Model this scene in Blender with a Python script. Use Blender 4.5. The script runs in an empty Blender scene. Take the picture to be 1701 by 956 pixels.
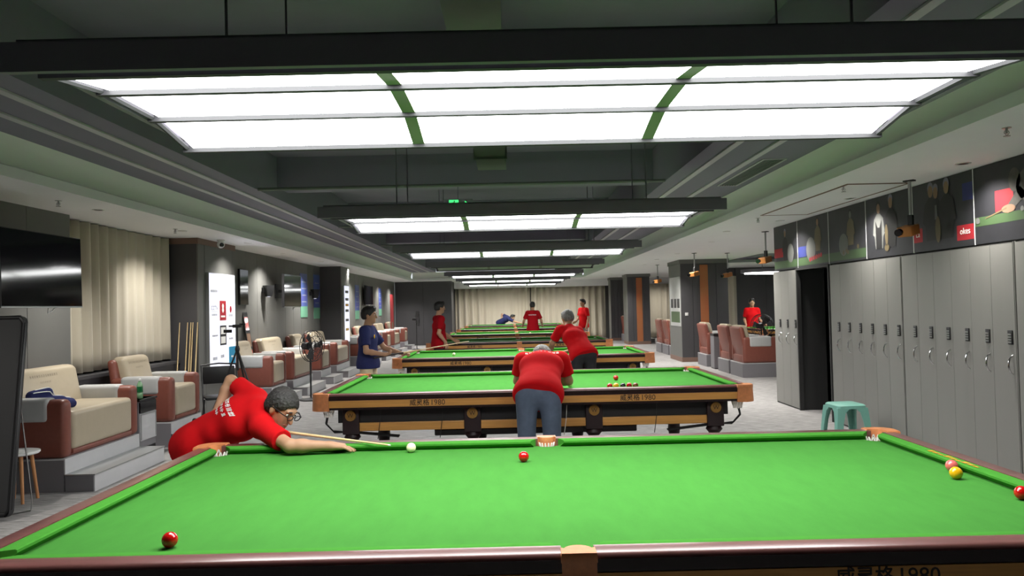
import bpy, bmesh, math, random
import numpy as np
from mathutils import Vector, Matrix
from mathutils.bvhtree import BVHTree
random.seed(7); RNG = np.random.default_rng(7)
PI = math.pi
scene = bpy.context.scene
COL = scene.collection

# ------------------------------------------------------------------ camera
FPX, CAMZ, PITCH, YAW, ROLL = 1266.4, 1.6072, .0236, -.0039, -.0228
def cam_axes():
    cy, sy, cp, sp = math.cos(YAW), math.sin(YAW), math.cos(PITCH), math.sin(PITCH)
    fwd = Vector((-sy*cp, cy*cp, sp)); right = Vector((cy, sy, 0)); up = right.cross(fwd)
    c, s = math.cos(ROLL), math.sin(ROLL)
    return fwd, c*right+s*up, -s*right+c*up
CF, CR, CU = cam_axes(); CP = Vector((0, 0, CAMZ))
def ray(px, py): return CF+CR*((px-850.5)/FPX)-CU*((py-478)/FPX)
def onz(px, py, z=0.): d = ray(px, py); return CP+d*((z-CAMZ)/d.z)
def onx(px, py, x): d = ray(px, py); return CP+d*(x/d.x)
def ony(px, py, y): d = ray(px, py); return CP+d*(y/d.y)
cd = bpy.data.cameras.new('camera'); cam = bpy.data.objects.new('camera', cd); COL.objects.link(cam)
cd.sensor_width = 36; cd.lens = FPX*36/1701; cd.clip_end = 200; cd.clip_start = .05
cam.matrix_world = Matrix(((CR.x, CU.x, -CF.x, 0), (CR.y, CU.y, -CF.y, 0), (CR.z, CU.z, -CF.z, CAMZ), (0, 0, 0, 1)))
scene.camera = cam

# ------------------------------------------------------------------ light
LAMP_POWER = 3.6        # radiance of the lit ceiling lamp panels
DOWNLIGHT_W = 115.       # watts of each recessed downlight
w = bpy.data.worlds.new('world'); scene.world = w; w.use_nodes = True
w.node_tree.nodes['Background'].inputs[0].default_value = (.9, .95, 1, 1)
w.node_tree.nodes['Background'].inputs[1].default_value = .25
vs = scene.view_settings
vs.view_transform = 'Standard'; vs.look = 'None'; vs.gamma = 1; vs.use_curve_mapping = False
vs.exposure = 1.85

# ------------------------------------------------------------------ materials
def lin(c):
    return tuple((v/255/12.92 if v/255 <= .04045 else ((v/255+.055)/1.055)**2.4) for v in c)+(1,)
MATS = {}
def mat(name, rgb, rough=.6, metal=0., var=0., scale=8., stretch=(1, 1, 1), bump=0., emit=0., coat=0., rgb2=None, spec=None, sheen=0.):
    if name in MATS: return MATS[name]
    m = bpy.data.materials.new(name); m.use_nodes = True; nt = m.node_tree
    b = nt.nodes['Principled BSDF']
    b.inputs['Base Color'].default_value = lin(rgb); b.inputs['Roughness'].default_value = rough
    b.inputs['Metallic'].default_value = metal
    if coat: b.inputs['Coat Weight'].default_value = coat; b.inputs['Coat Roughness'].default_value = .2 if 'rail' in name else .08
    if spec is not None: b.inputs['Specular IOR Level'].default_value = spec
    if sheen: b.inputs['Sheen Weight'].default_value = sheen
    if emit:
        b.inputs['Emission Color'].default_value = lin(rgb); b.inputs['Emission Strength'].default_value = emit
    if var or bump or rgb2:
        tc = nt.nodes.new('ShaderNodeTexCoord'); mp = nt.nodes.new('ShaderNodeMapping')
        mp.inputs['Scale'].default_value = stretch
        nz = nt.nodes.new('ShaderNodeTexNoise'); nz.inputs['Scale'].default_value = scale
        nz.inputs['Detail'].default_value = 6; nz.inputs['Roughness'].default_value = .65
        nt.links.new(tc.outputs['Object'], mp.inputs['Vector']); nt.links.new(mp.outputs[0], nz.inputs['Vector'])
        if var or rgb2:
            cr = nt.nodes.new('ShaderNodeValToRGB')
            a = lin(rgb); c2 = lin(rgb2) if rgb2 else a
            cr.color_ramp.elements[0].position = .3; cr.color_ramp.elements[1].position = .7
            cr.color_ramp.elements[0].color = tuple(v*(1-var) for v in a[:3])+(1,)
            cr.color_ramp.elements[1].color = tuple(min(1, v*(1+var)) for v in c2[:3])+(1,)
            nt.links.new(nz.outputs['Fac'], cr.inputs[0]); nt.links.new(cr.outputs[0], b.inputs['Base Color'])
        if bump:
            bn = nt.nodes.new('ShaderNodeBump'); bn.inputs['Strength'].default_value = bump; bn.inputs['Distance'].default_value = .01
            nt.links.new(nz.outputs['Fac'], bn.inputs['Height']); nt.links.new(bn.outputs[0], b.inputs['Normal'])
    MATS[name] = m; return m

mat('cloth', (64, 128, 51), .95, var=.07, scale=5, stretch=(3, 1, 1), spec=.1)
mat('cushion_cloth', (66, 136, 47), .95, var=.06, scale=30, spec=.1)
mat('rail_wood', (118, 72, 68), .36, var=.2, scale=12, stretch=(.25, 3, 3), coat=.7)
mat('rail_dark', (38, 24, 24), .25, var=.2, scale=12, stretch=(.25, 3, 3), coat=.3)
mat('plank', (206, 150, 78), .4, var=.14, scale=9, stretch=(.3, 4, 8))
mat('casting', (206, 132, 84), .42, var=.16, scale=30)
mat('table_black', (22, 21, 22), .5)
mat('leg_wood', (40, 24, 26), .4, var=.2, scale=10)
mat('brass', (178, 136, 74), .35, .7, var=.15, scale=60)
mat('net', (232, 228, 220), .8)
mat('ink', (34, 22, 16), .6)
mat('rubber', (18, 18, 19), .5)
mat('carpet', (104, 102, 103), .95, var=.22, scale=11, stretch=(.5, 6, 1), bump=.3, rgb2=(164, 162, 160), spec=.1)
mat('wall_grey', (104, 104, 101), .55, var=.03, scale=3)
mat('wall_dark', (70, 69, 72), .55, var=.04, scale=3)
mat('locker_grey', (126, 125, 121), .5, var=.03, scale=3, stretch=(1, 1, .2))
mat('locker_seam', (40, 40, 40), .7)
mat('soffit', (238, 238, 240), .85, var=.015, scale=2)
mat('cove', (236, 238, 234), .85)
mat('ceil_dark', (130, 128, 140), .85, var=.08, scale=1.2)
mat('ceil_black', (132, 129, 144), .8)
mat('strip', (196, 194, 198), .5)
mat('duct', (112, 118, 112), .6, var=.08, scale=4)
mat('alu', (176, 178, 178), .35, .8)
mat('chrome', (205, 205, 205), .18, 1.)
mat('lamp_black', (124, 121, 131), .5); mat('lamp_bar', (70, 70, 72), .7)
mat('divider', (150, 160, 132), .7)
mat('panel_off', (178, 190, 172), .5)
m = mat('panel_lit', (255, 255, 255), .6, emit=LAMP_POWER)
mat('downlight_lit', (255, 248, 235), .5, emit=6.)
mat('curtain', (190, 182, 164), .9, var=.05, scale=6, stretch=(1, 1, .15), sheen=.2)
mat('leather_brown', (122, 68, 56), .42, var=.07, scale=20, bump=.05)
mat('leather_beige', (172, 160, 138), .36, var=.03, scale=10, bump=.04)
mat('leather_grey', (176, 177, 176), .4, var=.03, scale=10)
mat('stitch', (104, 98, 88), .8)
mat('tile_white', (186, 186, 188), .35, var=.03, scale=6)
mat('plinth', (116, 114, 118), .55)
mat('black_gloss', (10, 10, 14), .07, spec=.6)
mat('black_plastic', (24, 24, 26), .45)
mat('black_matte', (46, 46, 47), .75)
mat('white_plastic', (228, 228, 226), .45)
mat('white_print', (236, 236, 232), .7)
mat('wood_light', (190, 134, 88), .5, var=.12, scale=8, stretch=(5, 5, .5))
mat('cue_wood', (222, 196, 146), .35, var=.08, scale=5)
mat('cue_butt', (34, 24, 22), .3)
mat('glass_green', (120, 160, 120), .15)
mat('stool_green', (112, 166, 152), .4)
mat('orange_cam', (168, 108, 52), .5)
mat('orange_stripe', (160, 112, 66), .6, rgb2=(172, 92, 56), scale=1.)
mat('trim_brown', (122, 96, 84), .6)
mat('red_print', (166, 34, 44), .6); mat('blue_print', (44, 52, 112), .6)
mat('photo_dark', (42, 42, 46), .45, var=.25, scale=2.5)
mat('photo_grey', (78, 75, 70), .6, var=.3, scale=12); mat('photo_green', (66, 88, 56), .5); mat('photo_skin', (140, 110, 88), .6)
mat('photo_cloth', (108, 109, 106), .6); mat('photo_black', (28, 27, 28), .5); mat('photo_gold', (104, 92, 66), .5)
mat('poster_blue', (74, 66, 150), .35, rgb2=(70, 110, 160), scale=3); mat('poster_green', (110, 170, 140), .4)
mat('exit_green', (60, 220, 110), .5, emit=.5)
mat('sign_lit', (236, 238, 255), .6, emit=.24)
mat('skin', (172, 132, 104), .5, spec=.3); mat('skin_dark', (196, 146, 112), .5, spec=.3)
mat('hair_black', (26, 23, 23), .55, var=.4, scale=60, stretch=(1, 1, .3), bump=.5)
mat('hair_grey', (92, 90, 88), .6, var=.5, scale=70, stretch=(1, 1, .3), bump=.5, rgb2=(120, 118, 114))
mat('hair_short', (30, 28, 28), .6, var=.4, scale=60, bump=.6, rgb2=(52, 49, 47))
mat('red_shirt', (192, 16, 22), .9, var=.05, scale=7, bump=.25, spec=.12)
mat('red_dark_shirt', (150, 14, 24), .9, var=.05, scale=7, bump=.25, spec=.12)
mat('navy_shirt', (44, 48, 88), .9, var=.08, scale=7, bump=.25, spec=.12)
mat('jeans', (82, 94, 112), .85, var=.22, scale=7, bump=.1)
mat('black_cloth', (30, 30, 33), .85); mat('beige_cloth', (196, 180, 148), .85); mat('grey_cloth', (130, 128, 122), .85)
mat('eye_white', (235, 232, 226), .3); mat('eye_dark', (24, 16, 14), .25); mat('lip', (178, 104, 92), .5)
for n, c in dict(red=(196, 16, 18), white=(238, 232, 190), yellow=(240, 178, 24), pink=(228, 108, 104), black=(16, 16, 18), blue=(30, 60, 160), brown=(120, 66, 30), green=(20, 110, 60)).items():
    mat('ball_'+n, c, .08, coat=.5)

# ------------------------------------------------------------------ mesh helpers
class MB:
    def __init__(s): s.v = []; s.f = []
    def add(s, vs, fs):
        n = len(s.v); s.v += [tuple(v) for v in vs]; s.f += [tuple(i+n for i in f) for f in fs]; return s
    def box(s, x0, x1, y0, y1, z0, z1):
        return s.add([(x, y, z) for x in (x0, x1) for y in (y0, y1) for z in (z0, z1)],
                     [(0, 1, 3, 2), (4, 6, 7, 5), (0, 4, 5, 1), (2, 3, 7, 6), (0, 2, 6, 4), (1, 5, 7, 3)])
    def rbox(s, x0, x1, y0, y1, z0, z1, r=.03, seg=3, warp=None):
        bm = bmesh.new(); bmesh.ops.create_cube(bm, size=1)
        for v in bm.verts: v.co = Vector(((x0+x1)/2+v.co.x*(x1-x0), (y0+y1)/2+v.co.y*(y1-y0), (z0+z1)/2+v.co.z*(z1-z0)))
        bmesh.ops.bevel(bm, geom=bm.edges[:], offset=r, segments=seg, profile=.5, affect='EDGES')
        vs = [warp(v.co.copy()) if warp else v.co.copy() for v in bm.verts]; bm.verts.index_update()
        fs = [[v.index for v in f.verts] for f in bm.faces]; bm.free(); return s.add(vs, fs)
    def cyl(s, p, q, r0, r1=None, n=12, caps=True):
        r1 = r0 if r1 is None else r1; p, q = Vector(p), Vector(q); d = (q-p).normalized()
        a = d.orthogonal().normalized(); b = d.cross(a); vs = []
        for c, r in ((p, r0), (q, r1)): vs += [c+a*(r*math.cos(2*PI*i/n))+b*(r*math.sin(2*PI*i/n)) for i in range(n)]
        fs = [(i, (i+1) % n, n+(i+1) % n, n+i) for i in range(n)]
        if caps: fs += [tuple(range(n))[::-1], tuple(range(n, 2*n))]
        return s.add(vs, fs)
    def tube(s, pts, r, n=6, closed=False):
        pts = [Vector(p) for p in pts]; N = len(pts); vs = []; ref = None
        for i, p in enumerate(pts):
            t = (pts[(i+1) % N]-pts[i-1]) if closed else (pts[min(i+1, N-1)]-pts[max(i-1, 0)])
            t.normalize()
            if ref is None: ref = t.orthogonal().normalized()
            ref = (ref-t*ref.dot(t)).normalized(); b = t.cross(ref)
            vs += [p+ref*(r*math.cos(2*PI*k/n))+b*(r*math.sin(2*PI*k/n)) for k in range(n)]
        fs = []
        for i in range(N if closed else N-1):
            j = (i+1) % N
            fs += [(i*n+k, i*n+(k+1) % n, j*n+(k+1) % n, j*n+k) for k in range(n)]
        if not closed: fs += [tuple(range(n))[::-1], tuple(range((N-1)*n, N*n))]
        return s.add(vs, fs)
    def prism(s, poly, z0, z1, grow=0.):
        n = len(poly); cx = sum(p[0] for p in poly)/n; cy = sum(p[1] for p in poly)/n
        vs = [(cx+(x-cx)*(1+grow), cy+(y-cy)*(1+grow), z0) for x, y in poly]+[(x, y, z1) for x, y in poly]
        return s.add(vs, [tuple(range(n))[::-1], tuple(range(n, 2*n))]+[(i, (i+1) % n, n+(i+1) % n, n+i) for i in range(n)])
    def lathe(s, prof, c=(0, 0, 0), n=20):
        vs = [(c[0]+r*math.cos(2*PI*i/n), c[1]+r*math.sin(2*PI*i/n), c[2]+z) for r, z in prof for i in range(n)]
        fs = [(k*n+i, k*n+(i+1) % n, (k+1)*n+(i+1) % n, (k+1)*n+i) for k in range(len(prof)-1) for i in range(n)]
        fs += [tuple(range(n))[::-1], tuple(range((len(prof)-1)*n, len(prof)*n))]
        return s.add(vs, fs)
    def ball(s, c, r, n=16, m=10):
        r = (r, r, r) if isinstance(r, (int, float)) else r
        vs = [(c[0], c[1], c[2]-r[2])]+[(c[0]+r[0]*math.sin(PI*j/m)*math.cos(2*PI*i/n), c[1]+r[1]*math.sin(PI*j/m)*math.sin(2*PI*i/n), c[2]-r[2]*math.cos(PI*j/m)) for j in range(1, m) for i in range(n)]+[(c[0], c[1], c[2]+r[2])]
        fs = [(0, 1+(i+1) % n, 1+i) for i in range(n)]
        fs += [(1+j*n+i, 1+j*n+(i+1) % n, 1+(j+1)*n+(i+1) % n, 1+(j+1)*n+i) for j in range(m-2) for i in range(n)]
        L = len(vs)-1; fs += [(1+(m-2)*n+i, 1+(m-2)*n+(i+1) % n, L) for i in range(n)]
        return s.add(vs, fs)
    def xf(s, M): s.v = [tuple(M @ Vector(v)) for v in s.v]; return s
    def build(s, name, m, parent=None, smooth=False, loc=None):
        me = bpy.data.meshes.new(name); me.from_pydata(s.v, [], s.f)
        bm = bmesh.new(); bm.from_mesh(me); bmesh.ops.recalc_face_normals(bm, faces=bm.faces); bm.to_mesh(me); bm.free()
        return link(name, me, m, parent, smooth, loc)
def link(name, me, m, parent=None, smooth=False, loc=None):
    me.materials.append(MATS[m])
    if smooth:
        me.polygons.foreach_set('use_smooth', [True]*len(me.polygons))
        if smooth != 'all':
            try: me.set_sharp_from_angle(angle=math.radians(40))
            except Exception: pass
    o = bpy.data.objects.new(name, me); COL.objects.link(o)
    if parent: o.parent = parent
    if loc is not None: o.location = loc
    return o
def tag(o, label, cat, group=None):
    o['label'] = label; o['category'] = cat
    if group: o['group'] = group
    return o
def thing(name, label, cat, loc=(0, 0, 0), rz=0., group=None):
    o = bpy.data.objects.new(name, None); COL.objects.link(o); o.empty_display_size = .1
    o.location = loc; o.rotation_euler = (0, 0, rz); return tag(o, label, cat, group)
def struct(name, mb, m, parent=None, smooth=False):
    o = mb.build(name, m, parent, smooth)
    if not parent: o['kind'] = 'structure'
    return o
def copy_tree(o, parent=None):
    c = o.copy(); COL.objects.link(c); c.parent = parent
    for ch in list(o.children): copy_tree(ch, c)
    return c
def text_mesh(body, size, name, m, parent, M, bold=.0):
    c = bpy.data.curves.new(name, 'FONT'); c.body = body; c.size = size; c.align_x = 'CENTER'; c.align_y = 'CENTER'
    c.offset = bold; c.extrude = .0008; c.resolution_u = 3
    t = bpy.data.objects.new(name, c); COL.objects.link(t)
    me = bpy.data.meshes.new_from_object(t.evaluated_get(bpy.context.evaluated_depsgraph_get()))
    bpy.data.objects.remove(t); me.transform(M); me.name = name; me.materials.clear()
    return link(name, me, m, parent)
def frame(o, x, y):    # matrix: local x -> x, local y -> y, z -> x cross y
    x, y = Vector(x).normalized(), Vector(y).normalized(); z = x.cross(y)
    return Matrix(((x.x, y.x, z.x, o[0]), (x.y, y.y, z.y, o[1]), (x.z, y.z, z.z, o[2]), (0, 0, 0, 1)))

# ------------------------------------------------------------------ signed-distance bodies
class SD:
    def __init__(s): s.p = []
    def rc(s, a, b, ra, rb=None, k=.02, cut=None):
        a, b = np.array(a, float), np.array(b, float); rb = ra if rb is None else rb
        def fn(P):
            ba = b-a; L = max(float(ba@ba), 1e-9); t = np.clip(((P-a)@ba)/L, 0, 1)
            d = np.linalg.norm(P-a-t[..., None]*ba, axis=-1)-(ra+(rb-ra)*t)
            if cut is not None: d = np.maximum(d, (P-np.array(cut[0], float))@np.array(cut[1], float))
            return d
        R = max(ra, rb); s.p.append((fn, np.minimum(a, b)-R, np.maximum(a, b)+R, k, 0)); return s
    def el(s, c, r, R=None, k=.02, sub=False, cut=None):
        c = np.array(c, float); r = np.array(r, float); R = np.eye(3) if R is None else np.array(R, float)
        def fn(P):
            q = (P-c)@R.T; k0 = np.linalg.norm(q/r, axis=-1); k1 = np.linalg.norm(q/(r*r), axis=-1)+1e-9
            d = k0*(k0-1)/k1
            if cut is not None: d = np.maximum(d, (P-np.array(cut[0], float))@np.array(cut[1], float))
            return d
        m = r.max(); s.p.append((fn, c-m, c+m, k, 1 if sub else 0)); return s
    def cut(s, p, n):
        p, n = np.array(p, float), np.array(n, float); n = n/np.linalg.norm(n)
        s.p.append((lambda P: (P-p)@n, None, None, 0, 2)); return s
    def mesh(s, h, name):
        lo = np.min([q[1] for q in s.p if q[4] == 0], axis=0)-3*h; hi = np.max([q[2] for q in s.p if q[4] == 0], axis=0)+3*h
        n = np.ceil((hi-lo)/h).astype(int)+1; D = np.full(n, 10., np.float32)
        ax = [lo[i]+h*np.arange(n[i]) for i in range(3)]
        for fn, a, b, k, op in s.p:
            if a is None: i0 = np.zeros(3, int); i1 = n
            else:
                mg = k+3*h
                i0 = np.clip(((a-mg-lo)/h).astype(int), 0, n); i1 = np.clip(((b+mg-lo)/h).astype(int)+2, 0, n)
            sl = tuple(slice(i0[i], i1[i]) for i in range(3))
            P = np.stack(np.meshgrid(ax[0][sl[0]], ax[1][sl[1]], ax[2][sl[2]], indexing='ij'), -1)
            d = fn(P); e = D[sl]
            if op == 2: D[sl] = np.maximum(e, d)
            elif op == 1:
                t = np.clip(.5-.5*(e+d)/k, 0, 1); D[sl] = e*(1-t)-d*t+k*t*(1-t)
            else:
                t = np.clip(.5+.5*(e-d)/k, 0, 1); D[sl] = e*(1-t)+d*t-k*t*(1-t)
        S = D < 0
        c = sum(S[i:n[0]-1+i, j:n[1]-1+j, k:n[2]-1+k].astype(np.int8) for i in (0, 1) for j in (0, 1) for k in (0, 1))
        act = (c > 0) & (c < 8); I = np.argwhere(act); idx = np.full(act.shape, -1, np.int32); idx[act] = np.arange(len(I))
        acc = np.zeros((len(I), 3)); cnt = np.zeros(len(I))
        for a in range(3):
            o1, o2 = [x for x in range(3) if x != a]
            for u in (0, 1):
                for v in (0, 1):
                    p = I.copy(); p[:, o1] += u; p[:, o2] += v; q = p.copy(); q[:, a] += 1
                    d0 = D[p[:, 0], p[:, 1], p[:, 2]]; d1 = D[q[:, 0], q[:, 1], q[:, 2]]; m = (d0 < 0) != (d1 < 0)
                    t = np.where(m, d0/np.where(m, d0-d1, 1), 0); pos = p.astype(float); pos[:, a] += t
                    acc[m] += pos[m]; cnt[m] += 1
        V = lo+h*acc/cnt[:, None]; F = []
        for a in range(3):
            b, c = (a+1) % 3, (a+2) % 3
            s0 = [slice(0, -1) if x == a else slice(None) for x in range(3)]; s1 = [slice(1, None) if x == a else slice(None) for x in range(3)]
            E = S[tuple(s0)] != S[tuple(s1)]; J = np.argwhere(E); J = J[(J[:, b] > 0) & (J[:, c] > 0)]
            def g(db, dc): q = J.copy(); q[:, b] -= db; q[:, c] -= dc; return idx[q[:, 0], q[:, 1], q[:, 2]]
            quad = np.stack([g(1, 1), g(0, 1), g(0, 0), g(1, 0)], 1)
            fl = ~S[J[:, 0], J[:, 1], J[:, 2]]; quad[fl] = quad[fl][:, ::-1]; F.append(quad)
        F = np.concatenate(F); F = F[(F >= 0).all(1)]
        me = bpy.data.meshes.new(name); me.vertices.add(len(V)); me.vertices.foreach_set('co', V.astype(np.float32).ravel())
        me.loops.add(F.size); me.loops.foreach_set('vertex_index', F.ravel().astype(np.int32))
        me.polygons.add(len(F)); me.polygons.foreach_set('loop_start', np.arange(0, F.size, 4, dtype=np.int32))
        me.update(calc_edges=True); me.validate(); return me

# ------------------------------------------------------------------ setting
WR = 4.19; SOF = 2.75
struct('floor', MB().box(-6, 12, -3, 36, -.06, 0), 'carpet')
def panelled_wall(name, axis, at, a0, a1, z0, z1, width, m='wall_grey', facing=1, thick=.12):
    """wall with separate panels 6 mm apart. axis 'x': plane x=at running along y; 'y': plane y=at running along x"""
    t = .018*facing
    mb = MB()
    lo, hi = sorted((at-t, at-facing*thick))
    if axis == 'x': mb.box(lo, hi, a0, a1, z0, z1)
    else: mb.box(a0, a1, lo, hi, z0, z1)
    w = struct(name, mb, 'locker_seam')
    n = max(1, round((a1-a0)/width)); st = (a1-a0)/n
    for i in range(n):
        p, q = a0+i*st+.004, a0+(i+1)*st-.004
        l2, h2 = sorted((at, at-t))
        pb = MB().box(l2, h2, p, q, z0, z1) if axis == 'x' else MB().box(p, q, l2, h2, z0, z1)
        pb.build('wall_panel', m, w)
    return w
panelled_wall('wall_left', 'x', -4.95, -3, 8.62, 0, SOF, .75)
struct('wall_left', MB().box(-5.5, -5.38, 8.6, 11.6, 0, SOF).box(-5.5, -4.97, 8.58, 8.62, 0, SOF), 'wall_dark')
struct('window_1', MB().box(-5.38, -5.36, 8.7, 11.5, .9, 2.6), 'white_plastic')
struct('trim_1', MB().box(-5.36, -5.02, 8.62, 11.55, 0, .86).box(-5.36, -4.99, 8.62, 11.55, .86, .9), 'wall_dark')
pl = struct('wall_left', MB().box(-5.5, -4.73, 11.57, 13.12, 0, 2.66), 'wall_dark')
for y0, y1 in ((11.57, 11.82), (11.83, 12.99), (13.0, 13.12)): MB().box(-4.73, -4.71, y0, y1, 0, 2.66).build('wall_panel', 'wall_grey', pl)
struct('trim_2', MB().box(-5.5, -4.70, 11.55, 13.13, 2.66, SOF), 'trim_brown')
panelled_wall('wall_left', 'x', -4.95, 13.12, 20.0, 0, SOF, .62)
pl = struct('wall_left', MB().box(-5.2, -4.42, 20.0, 21.0, 0, SOF), 'wall_dark')
MB().box(-4.42, -4.40, 20.01, 20.99, 0, SOF).build('wall_panel', 'wall_grey', pl)
panelled_wall('wall_left', 'x', -4.95, 21.0, 33, 0, SOF, .7)
panelled_wall('wall_back', 'y', 33., -4.95, -2.5, 0, SOF, 1.1, 'wall_dark', -1)
struct('wall_back', MB().box(-2.6, -2.5, 33.1, 35.3, 0, SOF), 'wall_dark')
struct('wall_back', MB().box(-2.6, 12, 35.35, 35.5, 0, SOF), 'wall_grey')
struct('wall_front', MB().box(-5, 4.8, -3.1, -3, 0, 3.7), 'wall_dark')
# right: band above the lockers, recess, side room
struct('wall_right', MB().box(WR+.03, 4.75, -3, 12.06, 2.06, SOF), 'wall_dark')
struct('wall_right', MB().box(4.66, 4.75, -3, 9.94, 0, 2.06).box(5.3, 5.4, 9.9, 11.1, 0, 2.06).box(4.66, 5.3, 9.9, 9.94, 0, 2.06).box(4.6, 5.3, 11.10, 11.14, 0, 2.06), 'wall_dark')
struct('trim_3', MB().box(WR-.01, WR+.05, 9.955, 9.985, 0, 2.06).box(WR-.01, WR+.05, 11.065, 11.095, 0, 2.06).box(WR-.01, WR+.05, 9.985, 11.065, 2.03, 2.06), 'locker_seam')
struct('wall_right', MB().box(4.66, 12, 12.07, 12.2, 0, SOF).box(12, 12.1, 12, 36, 0, SOF), 'wall_dark')
panelled_wall('wall_right', 'y', 26.2, 7.8, 12, 0, SOF, 1.2, 'wall_dark', -1)
struct('wall_right', MB().box(6.2, 7.8, 26.25, 26.35, 0, SOF), 'wall_dark')
# right pillars
def pillar(x0, x1, y0, y1, stripe=None):
    p = struct('wall_right', MB().box(x0+.02, x1, y0+.02, y1, 0, 2.64), 'wall_dark')
    n = 4; st = (x1-x0)/n
    for i in range(n): MB().box(x0+i*st+.004, x0+(i+1)*st-.004, y0, y0+.02, .12, 2.64).build('wall_panel', 'wall_dark', p)
    MB().box(x0, x0+.02, y0+.02, y1, .12, 2.64).build('wall_panel', 'wall_grey', p)
    if stripe: MB().box(stripe[0], stripe[1], y0-.006, y0-.001, .12, 2.6).build('stripe_panel', 'orange_stripe', p)['label'] = 'vertical orange stripe'
    MB().box(x0-.012, x1, y0-.012, y1, 0, .12).build('base_trim', 'trim_brown', p)
    MB().box(x0-.03, x1+.03, y0-.03, y1, 2.64, SOF).build('head_trim', 'wall_grey', p)
    return p
pA = pillar(4.62, 5.9, 20.5, 22.0, (5.14, 5.36))
pB = pillar(4.62, 5.5, 29.8, 30.9, (4.97, 5.2))
pC = pillar(4.42, 5.0, 33.2, 33.9)

# ceiling: plaster soffits round a dark open coffer
XL, XR = -4.05, 3.1
struct('ceiling', MB().box(-5.6, XL, -3, 36, SOF, 2.84), 'soffit')
struct('ceiling', MB().box(XR, 12.1, -3, 36, SOF, 2.84), 'soffit')
struct('ceiling', MB().box(XL, XR, 32, 36, SOF, 2.84), 'soffit')
struct('ceiling', MB().box(-2.6, 7.8, 34.75, 34.85, 2.44, SOF), 'soffit')
struct('ceiling', MB().box(-5.6, 12.1, -3.1, 36, 3.65, 3.72), 'ceil_dark')
def cove(pts, name='trim_4'):
    prof = [(0, 2.84), (.05, 2.86), (.06, 2.95), (.03, 3.03), (.0, 3.1), (.14, 3.1), (.14, 2.84)]
    mb = MB()
    n = len(prof)
    for (a, b, d) in pts:
        a, b = Vector(a), Vector(b); d = Vector(d)
        vs = [tuple(p+d*u+Vector((0, 0, z))) for p in (a, b) for u, z in prof]
        mb.add(vs, [(i, (i+1) % n, n+(i+1) % n, n+i) for i in range(n)]+[tuple(range(n)), tuple(range(n, 2*n))])
    struct(name, mb, 'cove', smooth=True)
cove([((XL, -3, 0), (XL, 32, 0), (-1, 0, 0))], 'trim_4'); cove([((XR, -3, 0), (XR, 32, 0), (1, 0, 0))], 'trim_5')
cove([((XL, 32, 0), (XR, 32, 0), (0, 1, 0))], 'trim_6')
struct('ceiling', MB().box(XL-.1, -3.05, -3, 32, 3.1, 3.16), 'ceil_black'); struct('ceiling', MB().box(-3.1, -3.05, -3, 32, 3.16, 3.65), 'ceil_black')
struct('ceiling', MB().box(1.95, XR+.1, -3, 32, 3.1, 3.16), 'ceil_black'); struct('ceiling', MB().box(1.95, 2.0, -3, 32, 3.16, 3.65), 'ceil_black')
for i, y in enumerate((1.0, 5.6, 10.1, 14.6, 19.1, 23.6, 28.1)):
    struct('ceiling', MB().box(-3.05, 1.95, y, y+.5, 3.25, 3.65), 'ceil_black')
for x in (-3.68, -3.3, 2.18, 2.58):
    tag(MB().box(x-.035, x+.035, -1, 31.5, 3.083, 3.098).build('linear_strip', 'strip'),
        'pale metal ceiling strip on the '+('sofa' if x < 0 else 'locker')+' side, '+('nearer the plaster cove' if x in (-3.68, 2.58) else 'nearer the lamps'), 'ceiling strip')
dt = thing('air_duct', 'grey rectangular air duct running lengthwise under the dark ceiling', 'duct', (-.16, 4.5, 3.1))
MB().box(-.15, .15, -4, 3.6, .02, .13).build('body', 'duct', dt); MB().box(-.16, .16, 3.6, 4.1, .05, .13).build('end_section', 'duct', dt)
for y in (-1.2, 1.2, 3.2):
    MB().box(-.17, .17, y, y+.03, .0, .14).build('flange', 'duct', dt)
for y, z, lb in ((9.3, 3.1, 'beside the green exit sign'), (13.7, 3.1, 'just before the unlit lamp'), (18.2, 3.12, 'just after the unlit lamp')):
    tag(MB().cyl((-3.04, y, z), (1.94, y, z), .02).build('ceiling_pipe', 'duct', None, True), 'thin pipe crossing the dark ceiling '+lb, 'pipe', 'pipes crossing the dark ceiling')

# curtains
def curtain(label, a, b, z0, z1, pleat=.16, amp=.045, seed=0, group=None):
    a, b = Vector(a+(0,)), Vector(b+(0,)); L = (b-a).length; d = (b-a).normalized(); nrm = Vector((-d.y, d.x, 0))
    rg = np.random.default_rng(seed); n = int(L/.02); nz = 8; ph = np.cumsum(rg.normal(1, .25, n+1))*2*PI*.02/pleat
    am = amp*(.7+.5*np.sin(np.linspace(0, L*1.7, n+1)+seed)); vs = []; fs = []
    for s in (0, 1):
        for j in range(nz+1):
            for i in range(n+1):
                t = j/nz
                o = am[i]*math.sin(ph[i]+.25*t*math.sin(i*.05))*(1.1-.25*t)+s*.006
                vs.append(a+d*(L*i/n)+nrm*o+Vector((0, 0, z0+(z1-z0)*t)))
    W = n+1; H = W*(nz+1)
    for s in (0, 1):
        for j in range(nz):
            for i in range(n): fs.append(tuple(s*H+q for q in (j*W+i, j*W+i+1, (j+1)*W+i+1, (j+1)*W+i)))
    for i in range(n): fs += [(i, i+1, H+i+1, H+i), tuple(nz*W+q for q in (i, i+1))+tuple(H+nz*W+q for q in (i+1, i))]
    for i in (0, n): fs += [(j*W+i, (j+1)*W+i, H+(j+1)*W+i, H+j*W+i) for j in range(nz)]
    return tag(MB().add(vs, fs).build('curtain', 'curtain', None, 'all'), label, 'curtain', group)
curtain('beige pleated curtain over the window beside the wall television', (-5.16, 11.5), (-5.16, 8.66), .93, SOF-.01, .24, .085, 3)
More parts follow.
